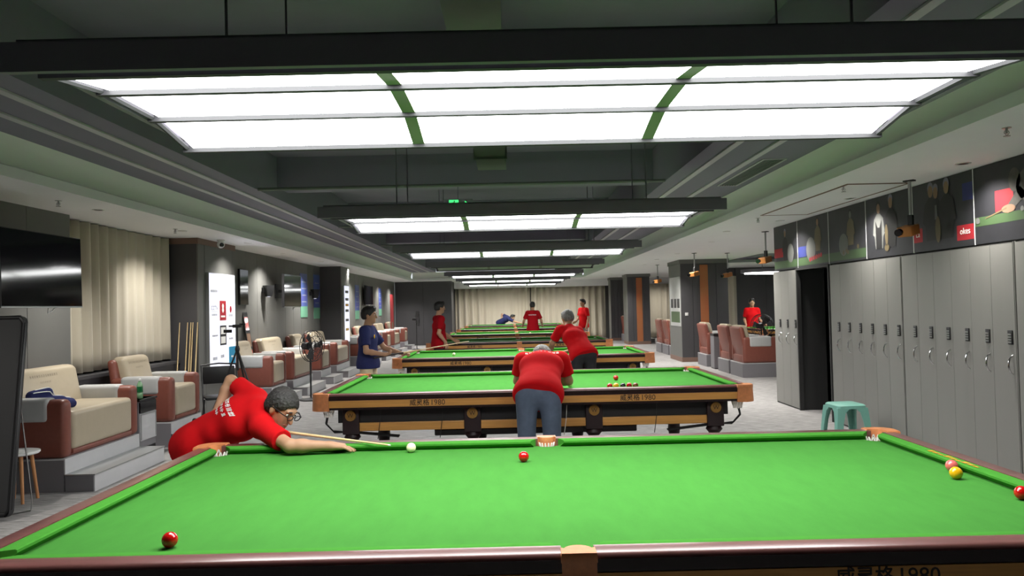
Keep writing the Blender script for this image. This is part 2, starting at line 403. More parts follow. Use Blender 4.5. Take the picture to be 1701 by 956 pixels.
curtain('beige pleated curtain closing the hall, half on the dark wall side', (-2.48, 34.9), (.95, 34.9), .06, 2.46, .3, .085, 1)
curtain('beige pleated curtain closing the hall, half on the pillar side', (1.0, 34.9), (4.4, 34.9), .06, 2.46, .3, .085, 2)
curtain('beige curtain in the gap between the two orange-striped pillars', (5.7, 34.6), (7.7, 34.6), .06, 2.46, .3, .085, 4)
curtain('beige curtain beside the dark wall behind the side snooker table', (6.9, 26.0), (7.78, 26.0), .06, 2.46, .26, .07, 5)

# ------------------------------------------------------------------ lockers
LK = [('grey locker bank beyond the dark doorway, three doors wide', 11.10, 12.06, 3), ('grey six-door locker bank right beside the dark doorway', 8.13, 9.94, 6),
      ('grey six-door locker bank under the photograph of the trophy group', 6.305, 8.115, 6), ('grey six-door locker bank under the photograph of a player bending to shoot', 4.48, 6.29, 6)]
kp = MB().rbox(-.012, 0, -.028, .028, -.06, .06, .004, 2)
hn = MB().tube([(0, 0, .08), (-.022, 0, .065), (-.036, 0, .03), (-.038, 0, 0), (-.036, 0, -.03), (-.022, 0, -.065), (0, 0, -.08)], .007, 8)
km = hm = bm_ = None
for lab, y0, y1, n in LK:
    t = thing('locker_bank', lab, 'lockers', (WR, y0, 0), 0, 'locker banks along the wall')
    W = y1-y0
    MB().box(.02, .46, 0, W, 0, 2.05).build('carcass', 'locker_seam', t)
    MB().box(.004, .02, -.0, .008, 0, 2.05).build('edge_strip', 'locker_grey', t); MB().box(.004, .02, W-.008, W, 0, 2.05).build('edge_strip', 'locker_grey', t)
    st = (W-.016)/n
    for i in range(n):
        p = .008+i*st
        d = MB().box(0, .02, p+.002, p+st-.002, .02, 2.04).build('door', 'locker_grey', t)
        yk = p+.06
        if km is None:
            k = kp.build('keypad', 'black_plastic', d, True, (0, yk, 1.25)); km = k.data
            b = MB()
            for r in range(4):
                for c in range(3): b.box(-.0155, -.0119, -.02+c*.014, -.01+c*.014, -.048+r*.022, -.034+r*.022)
            q = b.build('key_buttons', 'alu', d, False, (0, yk, 1.25)); bm_ = q.data
            h = hn.build('handle', 'chrome', d, True, (0, p+.045, 1.02)); hm = h.data
        else:
            for nm, me, z, yy in (('keypad', km, 1.25, yk), ('key_buttons', bm_, 1.25, yk), ('handle', hm, 1.02, p+.045)):
                o = bpy.data.objects.new(nm, me); COL.objects.link(o); o.parent = d; o.location = (0, yy, z)

# photographs above the lockers (generic figures)
YB = [12.03, 11.05, 9.97, 8.92, 7.88, 6.84, 5.76]
def disc(mb, cy, cz, ry, rz, lay, n=18):
    x = -.013-.0006*lay
    mb.add([(x, cy+ry*math.cos(2*PI*i/n), cz+rz*math.sin(2*PI*i/n)) for i in range(n)], [tuple(range(n))])
def quad(mb, pts, lay): mb.add([(-.013-.0006*lay, y, z) for y, z in pts], [tuple(range(len(pts)))])
PH = ['photo panel of a seated player beside a red board', 'photo panel of a crouching player in a white shirt over red balls', 'photo panel of a figure in pale blue over a green table',
      'photo panel of two standing people with a trophy', 'photo panel of three men in dark suits around a trophy', 'photo panel of a player bending low over the cue']
def figure(t, y, z0, h, body, head='photo_skin', lean=0., lay=1):
    mb = MB(); quad(mb, [(y-.15*h, z0), (y+.15*h, z0), (y+.2*h+lean, z0+.4*h), (y+.19*h+lean, z0+.6*h), (y+.06*h+lean, z0+.71*h), (y-.06*h+lean, z0+.71*h), (y-.19*h+lean, z0+.6*h), (y-.2*h+lean, z0+.4*h)], lay); mb.build('printed_figure', body, t)
    mb = MB(); quad(mb, [(y-.19*h+lean, z0+.58*h), (y-.25*h, z0+.3*h), (y-.08*h, z0+.18*h), (y-.06*h, z0+.25*h), (y-.17*h, z0+.32*h)], lay+1); quad(mb, [(y+.19*h+lean, z0+.58*h), (y+.25*h, z0+.3*h), (y+.08*h, z0+.18*h), (y+.06*h, z0+.25*h), (y+.17*h, z0+.32*h)], lay+1); mb.build('printed_arms', body, t)
    mb = MB(); disc(mb, y+lean, z0+.87*h, .085*h, .1*h, lay+1); mb.build('printed_hair', 'ceil_black' if body == 'photo_black' else 'photo_black', t)
    mb = MB(); disc(mb, y+lean, z0+.81*h, .07*h, .1*h, lay+2); mb.build('printed_head', head, t)
for i in range(6):
    y1, y0 = YB[i], YB[i+1]; W = y1-y0
    t = thing('photo_panel', PH[i], 'photo', (WR+.0285, y0, 2.06), 0, 'snooker photographs above the lockers')
    MB().box(-.012, 0, .006, W-.006, .004, .685).build('print_board', 'photo_dark', t)
    MB().box(-.014, 0, -.005, .005, 0, .69).build('edge_strip', 'white_plastic', t)
    g = MB()
    P = lambda f: W*(1-f)     # fraction measured from the far edge
    if i < 3 or i == 5: quad(g, [(.01, .03 if i != 5 else .16), (W-.01, .03 if i != 5 else .16), (W-.01, .14 if i != 5 else .24), (.01, .14 if i != 5 else .24)], 0); g.build('printed_table', 'photo_green', t)
    if i == 0:
        r = MB(); quad(r, [(P(.02), .2), (P(.4), .2), (P(.4), .34), (P(.02), .34)], 0); r.build('printed_board', 'red_print', t)
        figure(t, P(.5), .14, .5, 'photo_black', lay=1); f = MB(); disc(f, P(.72), .24, .13, .14, 4); f.build('printed_shirt', 'photo_cloth', t)
    if i == 1:
        r = MB(); quad(r, [(P(.02), .15), (P(.3), .15), (P(.3), .3), (P(.02), .3)], 0); r.build('printed_board', 'blue_print', t)
        f = MB(); disc(f, P(.45), .24, .16, .17, 2); f.build('printed_shirt', 'photo_cloth', t)
        figure(t, P(.68), .2, .48, 'photo_gold', 'photo_skin', lay=3)
        r = MB()
        for k in range(6): disc(r, P(.42+.07*k), .1+.008*k, .032, .032, 5, 10)
        r.build('printed_balls', 'red_print', t)
    if i == 2:
        f = MB(); disc(f, P(.42), .22, .13, .14, 2); f.build('printed_shirt', 'photo_cloth', t); figure(t, P(.62), .2, .46, 'photo_gold', 'photo_cloth', lay=3)
        r = MB()
        for k, (a, b) in enumerate(((.42, .12), (.5, .14), (.54, .12), (.8, .17))): disc(r, P(a), b, .028, .028, 5, 10)
        r.build('printed_balls', 'photo_gold', t)
    if i == 3:
        figure(t, P(.3), .1, .56, 'photo_cloth', lay=1); figure(t, P(.57), .1, .6, 'photo_black', lay=4)
        f = MB(); quad(f, [(P(.24), .1), (P(.36), .1), (P(.37), .42), (P(.32), .34), (P(.28), .34), (P(.23), .42)], 5); f.build('printed_vest', 'photo_black', t)
        f = MB(); disc(f, P(.47), .24, .035, .12, 7); disc(f, P(.47), .1, .05, .04, 7); f.build('printed_trophy', 'photo_gold', t)
    if i == 4:
        for k, a in enumerate((.33, .42, .6)): figure(t, P(a), .1, .6-.03*(k == 1), 'photo_black', lay=1+3*k)
        f = MB(); disc(f, P(.45), .2, .045, .13, 12); f.build('printed_trophy', 'photo_gold', t)
        f = MB(); quad(f, [(P(.405), .3), (P(.45), .3), (P(.44), .44), (P(.41), .44)], 12); f.build('printed_shirt', 'photo_cloth', t)
        for q0, q1, z0, z1, tx in ((.01, .17, .1, .24, 'La'), (.74, .99, .06, .2, 'okes')):
            r = MB(); quad(r, [(P(q1), z0), (P(q0), z0), (P(q0), z1), (P(q1), z1)], 0); b = r.build('printed_sign', 'red_print', t)
            text_mesh(tx, .085, 'lettering', 'white_print', b, frame((-.0155, P((q0+q1)/2), (z0+z1)/2+.01), (0, -1, 0), (0, 0, 1)))
        r = MB(); quad(r, [(P(.99), .42), (P(.84), .42), (P(.84), .58), (P(.99), .58)], 0); r.build('printed_board', 'blue_print', t)
    if i == 5:
        r = MB(); quad(r, [(P(.5), .26), (P(.28), .26), (P(.28), .44), (P(.5), .44)], 0); r.build('printed_sign', 'red_print', t)
        f = MB(); disc(f, P(.72), .44, .2, .15, 2); disc(f, P(.52), .50, .075, .1, 2); quad(f, [(P(.66), .36), (P(.58), .44), (P(.42), .29), (P(.47), .25)], 2); f.build('printed_figure', 'photo_grey', t)
        f = MB(); disc(f, P(.44), .27, .09, .035, 3); f.build('printed_hand', 'photo_skin', t)
        f = MB(); quad(f, [(P(.15), .215), (P(.15), .225), (P(.42), .285), (P(.42), .27)], 4); f.build('printed_cue', 'photo_gold', t)
        r = MB(); disc(r, P(.05), .21, .03, .03, 5, 10); disc(r, P(.6), .25, .022, .022, 5, 10); r.build('printed_balls', 'photo_cloth', t)

# ------------------------------------------------------------------ ceiling lamps
LX, LY0, PITCH_Y = .14, 3.30, 4.46
TY = [3.30, 7.71, 12.26, 16.82, 21.37, 25.9, 30.4]      # table centres
def make_lamp():
    t = thing('snooker_lamp', 'x', 'lamp', (0, 0, 2.45))
    ys = [-.60, -.22, .22, .60]; zs = [.02, .065, .065, .0]
    xs = [-1.75, -.585, .585, 1.75]
    hb = MB().box(-1.9, 1.9, -.66, -.63, .01, .115).box(-1.8, 1.8, .63, .66, .0, .1).box(-1.82, -1.79, -.63, .63, .05, .12).box(1.79, 1.82, -.63, .63, .05, .12)
    hb.box(-1.85, 1.85, -.64, .64, .115, .13).build('housing', 'lamp_black', t)
    for r in range(3):
        for c in range(3):
            x0, x1 = xs[c]+.012, xs[c+1]-.012; (ya, za), (yb, zb) = (ys[r]+.012, zs[r]), (ys[r+1]-.012, zs[r+1])
            MB().add([(x0, ya, za), (x1, ya, za), (x1, yb, zb), (x0, yb, zb), (x0, ya, za+.012), (x1, ya, za+.012), (x1, yb, zb+.012), (x0, yb, zb+.012)],
                     [(0, 1, 2, 3), (4, 5, 6, 7), (0, 1, 5, 4), (2, 3, 7, 6), (1, 2, 6, 5), (0, 3, 7, 4)]).build('light_panel', 'panel_lit', t)
    for r in range(4): MB().box(-1.79, 1.79, ys[r]-.016, ys[r]+.016, zs[r]-.02, zs[r]+.012).build('frame_bar', 'lamp_bar', t)
    for x in (-1.77, 1.77):
        for r in range(3): MB().tube([(x, ys[r], zs[r]), (x, ys[r+1], zs[r+1])], .014, 6).build('end_bar', 'lamp_bar', t)
    for x in (-.585, .585):
        mb = MB()
        for r in range(3):
            a, b = (ys[r]+.014, zs[r]), (ys[r+1]-.014, zs[r+1])
            mb.add([(x-.03, a[0], a[1]-.004), (x+.03, a[0], a[1]-.004), (x+.03, b[0], b[1]-.004), (x-.03, b[0], b[1]-.004), (x, (a[0]+b[0])/2, (a[1]+b[1])/2+.014)], [(0, 1, 2, 3), (0, 1, 4), (1, 2, 4), (2, 3, 4), (0, 3, 4)])
        mb.build('divider', 'divider', t)
    for x in (-1.2, 1.2):
        for y in (-.4, .4): MB().cyl((x, y, .13), (x, y, 1.2 if y < 0 else 1.2), .006, n=6).build('suspension_rod', 'lamp_black', t)
    return t
LL = ['long lit three-row ceiling lamp over the table with the boy in glasses', 'long lit ceiling lamp over the table with the man in jeans', 'lit ceiling lamp over the table with the man in black trousers',
      'unlit ceiling lamp in the row of white lamps', 'lit ceiling lamp right after the unlit lamp', 'lit ceiling lamp between the unlit lamp and the back curtain, next to last', 'last lit ceiling lamp of the row, by the back curtain']
lamp = make_lamp()
for i, y in enumerate(TY):
    l = lamp if i == 0 else copy_tree(lamp)
    l.location = (LX, y, 2.45); tag(l, LL[i], 'lamp', 'lamps above the snooker tables')
    if i == 3:
        for c in l.children:
            if c.name.startswith('light_panel'):
                c.data = c.data.copy(); c.data.materials[0] = MATS['panel_off']

# downlights, sprinklers, grille, hatch, exit sign
def downlight(p, label, lit=True):
    t = thing('downlight', label, 'downlight', (p.x, p.y, SOF), 0, 'small recessed downlights')
    MB().lathe([(.062, -.006), (.062, 0), (.045, 0), (.045, -.006)], n=16).build('trim_ring', 'white_plastic', t, True)
    MB().lathe([(.044, -.003), (.044, -.001)], n=16).build('lens', 'downlight_lit' if lit else 'white_plastic', t)
    if lit:
        ld = bpy.data.lights.new('downlight_bulb', 'SPOT'); ld.energy = DOWNLIGHT_W*(.6 if p.y > 33 else .42 if 3.8 < p.x < 4.1 and p.y < 12 else .5 if p.x < -4 and p.y < 13 else 1); ld.spot_size = math.radians(132 if p.y < 32 else 150); ld.spot_blend = 1; ld.shadow_soft_size = .06; ld.color = (1, .96, .9)
        lo = bpy.data.objects.new('bulb', ld); COL.objects.link(lo); lo.parent = t; lo.location = (0, 0, -.02)
for px, py in ((1600, 271), (1412, 329), (1296, 366), (1207, 384), (1125, 421), (1070, 439)):
    downlight(onz(px, py, SOF), 'added fill downlight in the plaster ceiling on the locker side')
for px, py in ((163, 348), (303, 383), (412, 403), (470, 421)):
    downlight(onz(px, py, SOF), 'added fill downlight in the plaster ceiling above the sofas')
for y in (4.9,): downlight(Vector((-4.45, y, 0)), 'added fill downlight in the plaster ceiling above the sofas')  # extra lamp out of view, added to lift the near sofa side
for y in (4.2,): downlight(Vector((3.9, y, 0)), 'added fill downlight in the plaster ceiling on the locker side')  # likewise added out of frame, brightens the near locker side
for y in (17.9, 20.9, 23.6, 26.2, 28.8, 31.4): downlight(Vector((-4.4, y, 0)), 'added fill downlight in the plaster ceiling above the far sofas')  # row continued with added lamps because the far sofas came out dark
for y in (14.6, 20., 26., 29.): downlight(Vector((3.9, y, 0)), 'added fill downlight in the plaster ceiling on the far pillar side')  # added lamps filling in light on the dim far pillar side
for x in (-1.7, -.2, 1.3, 2.8, 6.7): downlight(Vector((x, 33.4, 0)), 'added fill downlight in front of the back curtain')  # added row, there only to light the back curtains
for k, y in enumerate((13., 17., 23., 28.)):
    downlight(Vector((8.5, y, 0)), 'small round downlight over the side snooker room')
for (px, py), side in (((97, 333), 0), ((291, 380), 0), ((1672, 212), 1), ((1401, 309), 1), ((1259, 362), 1)):
    p = onz(px, py, SOF)
    t = thing('sprinkler', 'small pendent sprinkler head under the plaster ceiling '+('above the sofas' if not side else 'on the locker side'), 'sprinkler', (p.x, p.y, SOF), 0, 'ceiling sprinklers')
    MB().lathe([(.03, -.004), (.03, 0)], n=14).build('rose', 'alu', t); MB().cyl((0, 0, -.004), (0, 0, -.04), .008, n=8).build('body', 'alu', t)
    MB().tube([(-.012, 0, -.02), (-.018, 0, -.035), (0, 0, -.055), (.018, 0, -.035), (.012, 0, -.02)], .003, 5).build('yoke', 'alu', t); MB().lathe([(.022, -.06), (.022, -.056)], n=14).build('deflector', 'alu', t)
t = thing('air_grille', 'slatted air-conditioning grille in the dark ceiling edge', 'vent', (2.84, 8.9, 3.1))
MB().box(-.13, .13, -.9, -.88, -.012, .0).box(-.13, .13, .88, .9, -.012, 0).box(-.13, -.11, -.88, .88, -.012, 0).box(.11, .13, -.88, .88, -.012, 0).build('frame', 'strip', t)
for k in range(7): MB().box(-.10+k*.032, -.09+k*.032, -.88, .88, -.01, -.002).build('slat', 'duct', t)
t = thing('ceiling_hatch', 'large framed access hatch flush in the plaster ceiling', 'hatch', (3.72, 8.9, SOF))
MB().box(-.3, .3, -1.3, 1.3, -.004, 0).build('cover', 'soffit', t)
MB().box(-.32, -.3, -1.32, 1.32, -.008, 0).box(.3, .32, -1.32, 1.32, -.008, 0).box(-.3, .3, -1.32, -1.3, -.008, 0).box(-.3, .3, 1.3, 1.32, -.008, 0).build('frame', 'trim_brown', t)
p = ony(761, 338, 10.05)
t = thing('exit_sign', 'green lit exit sign with running figure and arrow under dark ceiling', 'exit sign', (p.x, 10.05, p.z))
MB().box(-.19, .19, 0, .03, -.06, .06).build('case', 'ceil_black', t)
s = MB().box(-.12, .005, -.004, -.001, -.05, .05).build('lit_pictogram', 'exit_green', t)
mb = MB().ball((-.05, -.006, .03), (.01, .002, .01), 8, 6)
for a, b in (((-.05, .02), (-.06, -.01)), ((-.06, -.01), (-.035, -.025)), ((-.035, -.025), (-.04, -.045)), ((-.06, -.01), (-.085, -.035)), ((-.05, .015), (-.025, .0)), ((-.05, .015), (-.08, .01))):
    mb.cyl((a[0], -.006, a[1]), (b[0], -.006, b[1]), .005, n=6)
mb.build('running_figure', 'ceil_black', s)
MB().add([(x, -.004, z) for x, z in ((.04, -.012), (.09, -.012), (.09, -.035), (.14, 0), (.09, .035), (.09, .012), (.04, .012))], [tuple(range(7))]).build('arrow', 'exit_green', t)
MB().cyl((0, .015, .06), (0, .015, 3.25-p.z), .006, n=6).build('hanger', 'ceil_black', t)

# ------------------------------------------------------------------ snooker table
HX, HY, RT = 1.92, 1.02, .87; NX, NY = 1.785, .892; BED = .83
def arc(cx, cy, r, a0, a1, n=10): return [(cx+r*math.cos(math.radians(a0+(a1-a0)*i/n)), cy+r*math.sin(math.radians(a0+(a1-a0)*i/n))) for i in range(n+1)]
def make_table():
    t = thing('snooker_table', 'x', 'snooker table')
    # slate and cloth, with pocket notches
    X, Y = 1.84, .935; cx, cy, r = 1.815, .918, .055
    # simple outline: clipped corners + middle bites
    poly = [(-1.74, -Y), (-.06, -Y)]+arc(0, -.965, .058, 150, 30, 8)+[(.06, -Y), (1.74, -Y), (1.75, -.88), (1.775, -.855), (X, -.845),
            (X, .845), (1.775, .855), (1.75, .88), (1.74, Y), (.06, Y)]+arc(0, .965, .058, -30, -150, 8)+[(-.06, Y), (-1.74, Y), (-1.75, .88), (-1.775, .855), (-X, .845), (-X, -.845), (-1.775, -.855), (-1.75, -.88)]
    MB().prism(poly, BED-.045, BED).build('bed_cloth', 'cloth', t)
    # cushions
    prof = [(0, .869), (.012, .8695), (.046, .866), (.05, .862), (.05, .853), (.025, BED), (0, BED)]   # (inwards, z)
    def cushion(fn, a, b, ea, eb):
        st = [(a, 0), (a, 1)] ; n = len(prof); vs = []
        cuts = [0, .35, .7, 1]
        rows = []
        for end, e, sgn in ((a, ea, 1), (b, eb, -1)):
            rr = []
            for u, z in prof: rr.append((end+sgn*e*(u/.05)**1.6 if u > 0 else end, u, z))
            rows.append(rr)
        for rr in rows: vs += [fn(s, u, z) for s, u, z in rr]
        return MB().add(vs, [(i, (i+1) % n, n+(i+1) % n, n+i) for i in range(n)]+[tuple(range(n)), tuple(range(n, 2*n))]).build('cushion', 'cushion_cloth', t)
    for sy in (-1, 1):
        f = lambda s, u, z, sy=sy: (s, sy*(.942-u), z)
        cushion(f, -1.775, -.062, .04, .03); cushion(f, .062, 1.775, .03, .04)
    for sx in (-1, 1): cushion(lambda s, u, z, sx=sx: (sx*(1.835-u), s, z), -.872, .872, .04, .04)
    # wooden rails: top, dark outer face
    def rail(fn, a, b, top='rail_wood'):
        pr = [(0, .80), (0, .855), (.004, .864), (.014, .87), (.078, .8695), (.078, .80)]; n = len(pr)
        vs = [fn(s, u, z) for s in (a, b) for u, z in pr]
        return MB().add(vs, [(i, (i+1) % n, n+(i+1) % n, n+i) for i in range(n)]+[tuple(range(n)), tuple(range(n, 2*n))]).build('rail', top, t, True)
    for sy in (-1, 1):
        f = lambda s, u, z, sy=sy: (s, sy*(HY-u), z)
        for a, b in ((-1.80, -.05), (.05, 1.80)):
            r_ = rail(f, a, b)
            y0, y1 = sorted((sy*(HY+.003), sy*(HY-.02)))
            MB().box(a, b, y0, y1, .815, .852).build('dark_facing', 'rail_dark', r_)
    for sx in (-1, 1):
        f = lambda s, u, z, sx=sx: (sx*(HX-u), s, z)
        r_ = rail(f, -.90, .90); x0, x1 = sorted((sx*(HX+.003), sx*(HX-.02)))
        MB().box(x0, x1, -.9, .9, .815, .852).build('dark_facing', 'rail_dark', r_)
    # planks under the rails
    for sy in (-1, 1):
        for a, b in ((-1.80, -.05), (.05, 1.80)):
            y0, y1 = sorted((sy*(HY+.006), sy*(HY-.07)))
            pk = MB().box(a, b, y0, y1, .752, .812).build('apron_plank', 'plank', t)
            MB().box(a, b, y0, y1, .732, .751).build('dark_moulding', 'rail_dark', pk)
            xm = .92 if a > 0 else -.92
            text_mesh('威灵格', .058, 'lettering', 'ink', pk, frame((xm+(-.075 if sy < 0 else .075), sy*(HY+.0068), .781), (-sy, 0, 0), (0, 0, 1)), .0007)
            text_mesh('1980', .066, 'lettering', 'ink', pk, frame((xm+(.084 if sy < 0 else -.084), sy*(HY+.0068), .781), (-sy, 0, 0), (0, 0, 1)))
    for sx in (-1, 1):
        x0, x1 = sorted((sx*(HX+.006), sx*(HX-.07)))
        pk = MB().box(x0, x1, -.9, .9, .752, .812).build('apron_plank', 'plank', t)
        MB().box(x0, x1, -.9, .9, .732, .751).build('dark_moulding', 'rail_dark', pk)
    # corner and middle pocket castings
    def casting(poly, zs, name):
        n = len(poly); mb = MB(); ccx = sum(p[0] for p in poly)/n; ccy = sum(p[1] for p in poly)/n; vs = []
        for z, g in zs: vs += [(ccx+(x-ccx)*g, ccy+(y-ccy)*g, z) for x, y in poly]
        fs = [tuple(range(n))[::-1], tuple(range((len(zs)-1)*n, len(zs)*n))]
        for k in range(len(zs)-1): fs += [(k*n+i, k*n+(i+1) % n, (k+1)*n+(i+1) % n, (k+1)*n+i) for i in range(n)]
        return mb.add(vs, fs).build(name, 'casting', t, True)
    for sx in (-1, 1):
        for sy in (-1, 1):
            outer = [(1.79, 1.035)]+arc(1.85, .95, .092, 80, 10, 8)+[(1.935, .89)]
            inner = [(1.855, .885)]+arc(1.815, .918, .058, -25, 115, 8)+[(1.785, .96)]
            p = [(sx*x, sy*y) for x, y in outer+inner]
            c = casting(p, [(.725, 1.06), (.735, 1.08), (.80, 1.03), (.842, 1.0), (.846, 1.03), (.866, 1.03), (.874, .99)], 'corner_casting')
            net = MB(); R0, R1 = .055, .035
            for k in range(14):
                for dr in (1, -1):
                    a0 = 2*PI*k/14; a1 = a0+dr*1.1
                    net.tube([(sx*1.815+math.cos(a0)*R0, sy*.918+math.sin(a0)*R0, .845), (sx*1.815+math.cos((a0+a1)/2)*(R0+.006), sy*.918+math.sin((a0+a1)/2)*(R0+.006), .76), (sx*1.815+math.cos(a1)*R1, sy*.918+math.sin(a1)*R1, .66)], .0042, 4)
            net.build('pocket_net', 'net', t)
            rl = MB()
            for k, dy in enumerate((-.03, 0, .03)):
                rl.tube([(sx*(1.815+.01*k), sy*.918+dy, .665), (sx*(1.83+.01*k), sy*.91+dy, .60), (sx*1.78, sy*.88+dy, .535-.012*k), (sx*1.6, sy*.87+dy, .515), (sx*1.2, sy*.86+dy, .47)], .008, 6)
            rl.build('ball_runner', 'rubber', t, True)
    for sy in (-1, 1):
        p = [(-.052, sy*1.03), (.052, sy*1.03), (.052, sy*.945)]+[(x, sy*y) for x, y in arc(0, .965, .045, -20, 200, 8)[::1]]+[(-.052, sy*.945)]
        p = [(-.052, sy*1.03), (.052, sy*1.03), (.052, sy*.972)]+[(x, sy*(2*.985-y)) for x, y in arc(0, .975, .045, 20, 160, 8)]+[(-.052, sy*.972)]
        casting(p, [(.73, 1.0), (.80, 1.0), (.842, 1.0), (.846, 1.04), (.866, 1.04), (.873, 1.0)], 'middle_casting')
        net = MB()
        for k in range(14):
            for dr in (1, -1):
                a0 = 2*PI*k/14; a1 = a0+dr*1.1
                net.tube([(math.cos(a0)*.042, sy*.965+math.sin(a0)*.036, .845), (math.cos(a1)*.03, sy*.965+math.sin(a1)*.03, .68)], .0045, 4)
        net.build('pocket_net', 'net', t)
    # frame, lower beams, legs
    MB().box(-1.74, 1.74, -.88, .88, .60, .785).build('frame_panel', 'table_black', t)
    for sy in (-1, 1):
        for a, b in ((-1.56, -.60), (-.48, .48), (.60, 1.56)):
            y0, y1 = sorted((sy*.90, sy*.80))
            MB().rbox(a, b, y0, y1, .525, .60, .008, 2).build('lower_beam', 'plank', t)
        for x in (-1.62, -.54, .54, 1.62):
            lg = MB().rbox(x-.075, x+.075, sy*.85-.075, sy*.85+.075, .50, .735, .01, 2)
            lg.lathe([(.06, .5), (.075, .47), (.05, .44), (.062, .3), (.07, .2), (.05, .09), (.075, .06), (.075, .0)], (x, sy*.85, 0), 14)
            l = lg.build('leg', 'leg_wood', t, True)
            MB().cyl((x, sy*.922, .668), (x, sy*.940, .668), .05, .046, 24).build('medallion', 'brass', l, True)
            text_mesh('W', .05, 'emblem', 'ink', l, frame((x, sy*.9405, .668), (-sy, 0, 0), (0, 0, 1)))
        for x in (-1.35, -.8, .3, 1.1): MB().tube([(x, sy*.93, .74), (x-.01, sy*.935, .6), (x-.03, sy*.93, .46)], .004, 4).build('cord', 'rubber' if x != .3 else 'net', t)
        MB().rbox(-.9, .95, sy*.7-.02, sy*.7+.02, .44, .50, .01, 2).build('rest_holder', 'rail_dark', t)
    MB().box(-1.6, 1.6, -.05, .05, .48, .60).build('centre_beam', 'table_black', t)
    return t
TL = ['green snooker table with the boy in glasses leaning over its corner', 'green snooker table with the man in jeans bending over its rail', 'green snooker table with the man in black trousers bending over it',
      'green snooker table under the unlit lamp, man in dark red standing beside it', 'green snooker table next after the one under the unlit lamp', 'green snooker table with a boy in red standing at its end by the curtain', 'last green snooker table, right before the back curtain']
tab = make_table()
for i, y in enumerate(TY):
    o = tab if i == 0 else copy_tree(tab)
    o.location = (.19, y, 0); tag(o, TL[i], 'snooker table', 'row of snooker tables')
o = copy_tree(tab); o.location = (8.35, 20.4, 0); tag(o, 'snooker table in the side room under the oval lamp', 'snooker table')
# yellow maker's print on the first table's end cushion
pr = MB()
for k in range(9): pr.box(1.80-.0, 1.812+.006*(k % 3), -.02+.045*k-.0, .012+.045*k, .8694, .8702)
c0 = pr.build('maker_print', 'ball_yellow', tab); c0['label'] = 'yellow print on the end cushion'
# oval lamp of the side room
t = thing('oval_lamp', 'oval white ceiling lamp hanging over the side snooker table', 'lamp', (8.1, 20.4, 2.32))
def oval(rx, ry, z0, z1): 
    q = [(rx*math.copysign(abs(math.cos(a))**.6, math.cos(a)), ry*math.copysign(abs(math.sin(a))**.7, math.sin(a))) for a in [2*PI*i/40 for i in range(40)]]
    return MB().prism(q, z0, z1)
oval(1.85, .62, .03, .12).build('shade', 'lamp_black', t, True); oval(1.75, .55, 0, .03).build('light_panel', 'panel_lit', t)
for x in (-1.3, 1.3): MB().cyl((x, 0, .12), (x, 0, .405), .006, n=6).build('suspension_rod', 'lamp_black', t)
struct('ceiling', MB().box(6.2, 12, 18.6, 22.4, 2.735, 2.749), 'ceil_black')

# balls
def ball(x, y, c, label, group=None):
    b = MB().ball((0, 0, .0262), .0262, 24, 16).build('snooker_ball', 'ball_'+c, None, 'all'); b.location = (x, y, BED); return tag(b, label, 'ball', group)
p = lambda px, py: onz(px, py, BED+.026)
def bp(px, py, c, label, group=None): q = onz(px, py, BED+.026); return ball(q.x, q.y, c, label, group)
bp(282, 896, 'red', 'red ball alone near the front cushion, farthest from the yellow ball')
bp(683, 743, 'white', 'white cue ball just ahead of the boy\'s cue tip')
bp(870, 758, 'red', 'red ball near the middle pocket across from the boy')
bp(1581, 773, 'pink', 'pink ball against the end cushion touching the yellow ball')
bp(1588, 785, 'yellow', 'yellow ball next to the pink ball')
q = onz(1697, 818, BED+.026); ball(min(q.x, 1.945), q.y, 'red', 'red ball tight against the end cushion past the yellow ball')
bp(1023, 627, 'red', 'single red ball in open cloth on the table with the man in jeans')
bp(947, 638, 'white', 'white ball beside the elbow of the man in jeans')
for k, (x, c) in enumerate(((.90, 'red'), (.96, 'yellow'), (1.02, 'black'), (1.08, 'red'), (1.135, 'brown'))):
    ball(x, 6.98+.02*(k % 2), c, f'{c} ball in the small cluster behind the near rail of the second table' if c != 'red' else ('red ball at the cue-ball end of the small cluster behind the rail' if k == 0 else 'red ball beside the brown ball in the small cluster'))
bp(754, 588, 'white', 'white ball alone on the table with the man in black trousers')
for k, x in enumerate((.55, 1.2)): ball(x, 20.9, 'white', 'small pale ball on the table right after the unlit lamp', 'pale balls on a far table')
for k in range(6): ball(.45+.054*(k % 3)+.4, 25.4+.05*(k//3), 'red', 'red ball in the pack on the far table by the man with hands on table', 'red balls packed on a far table')

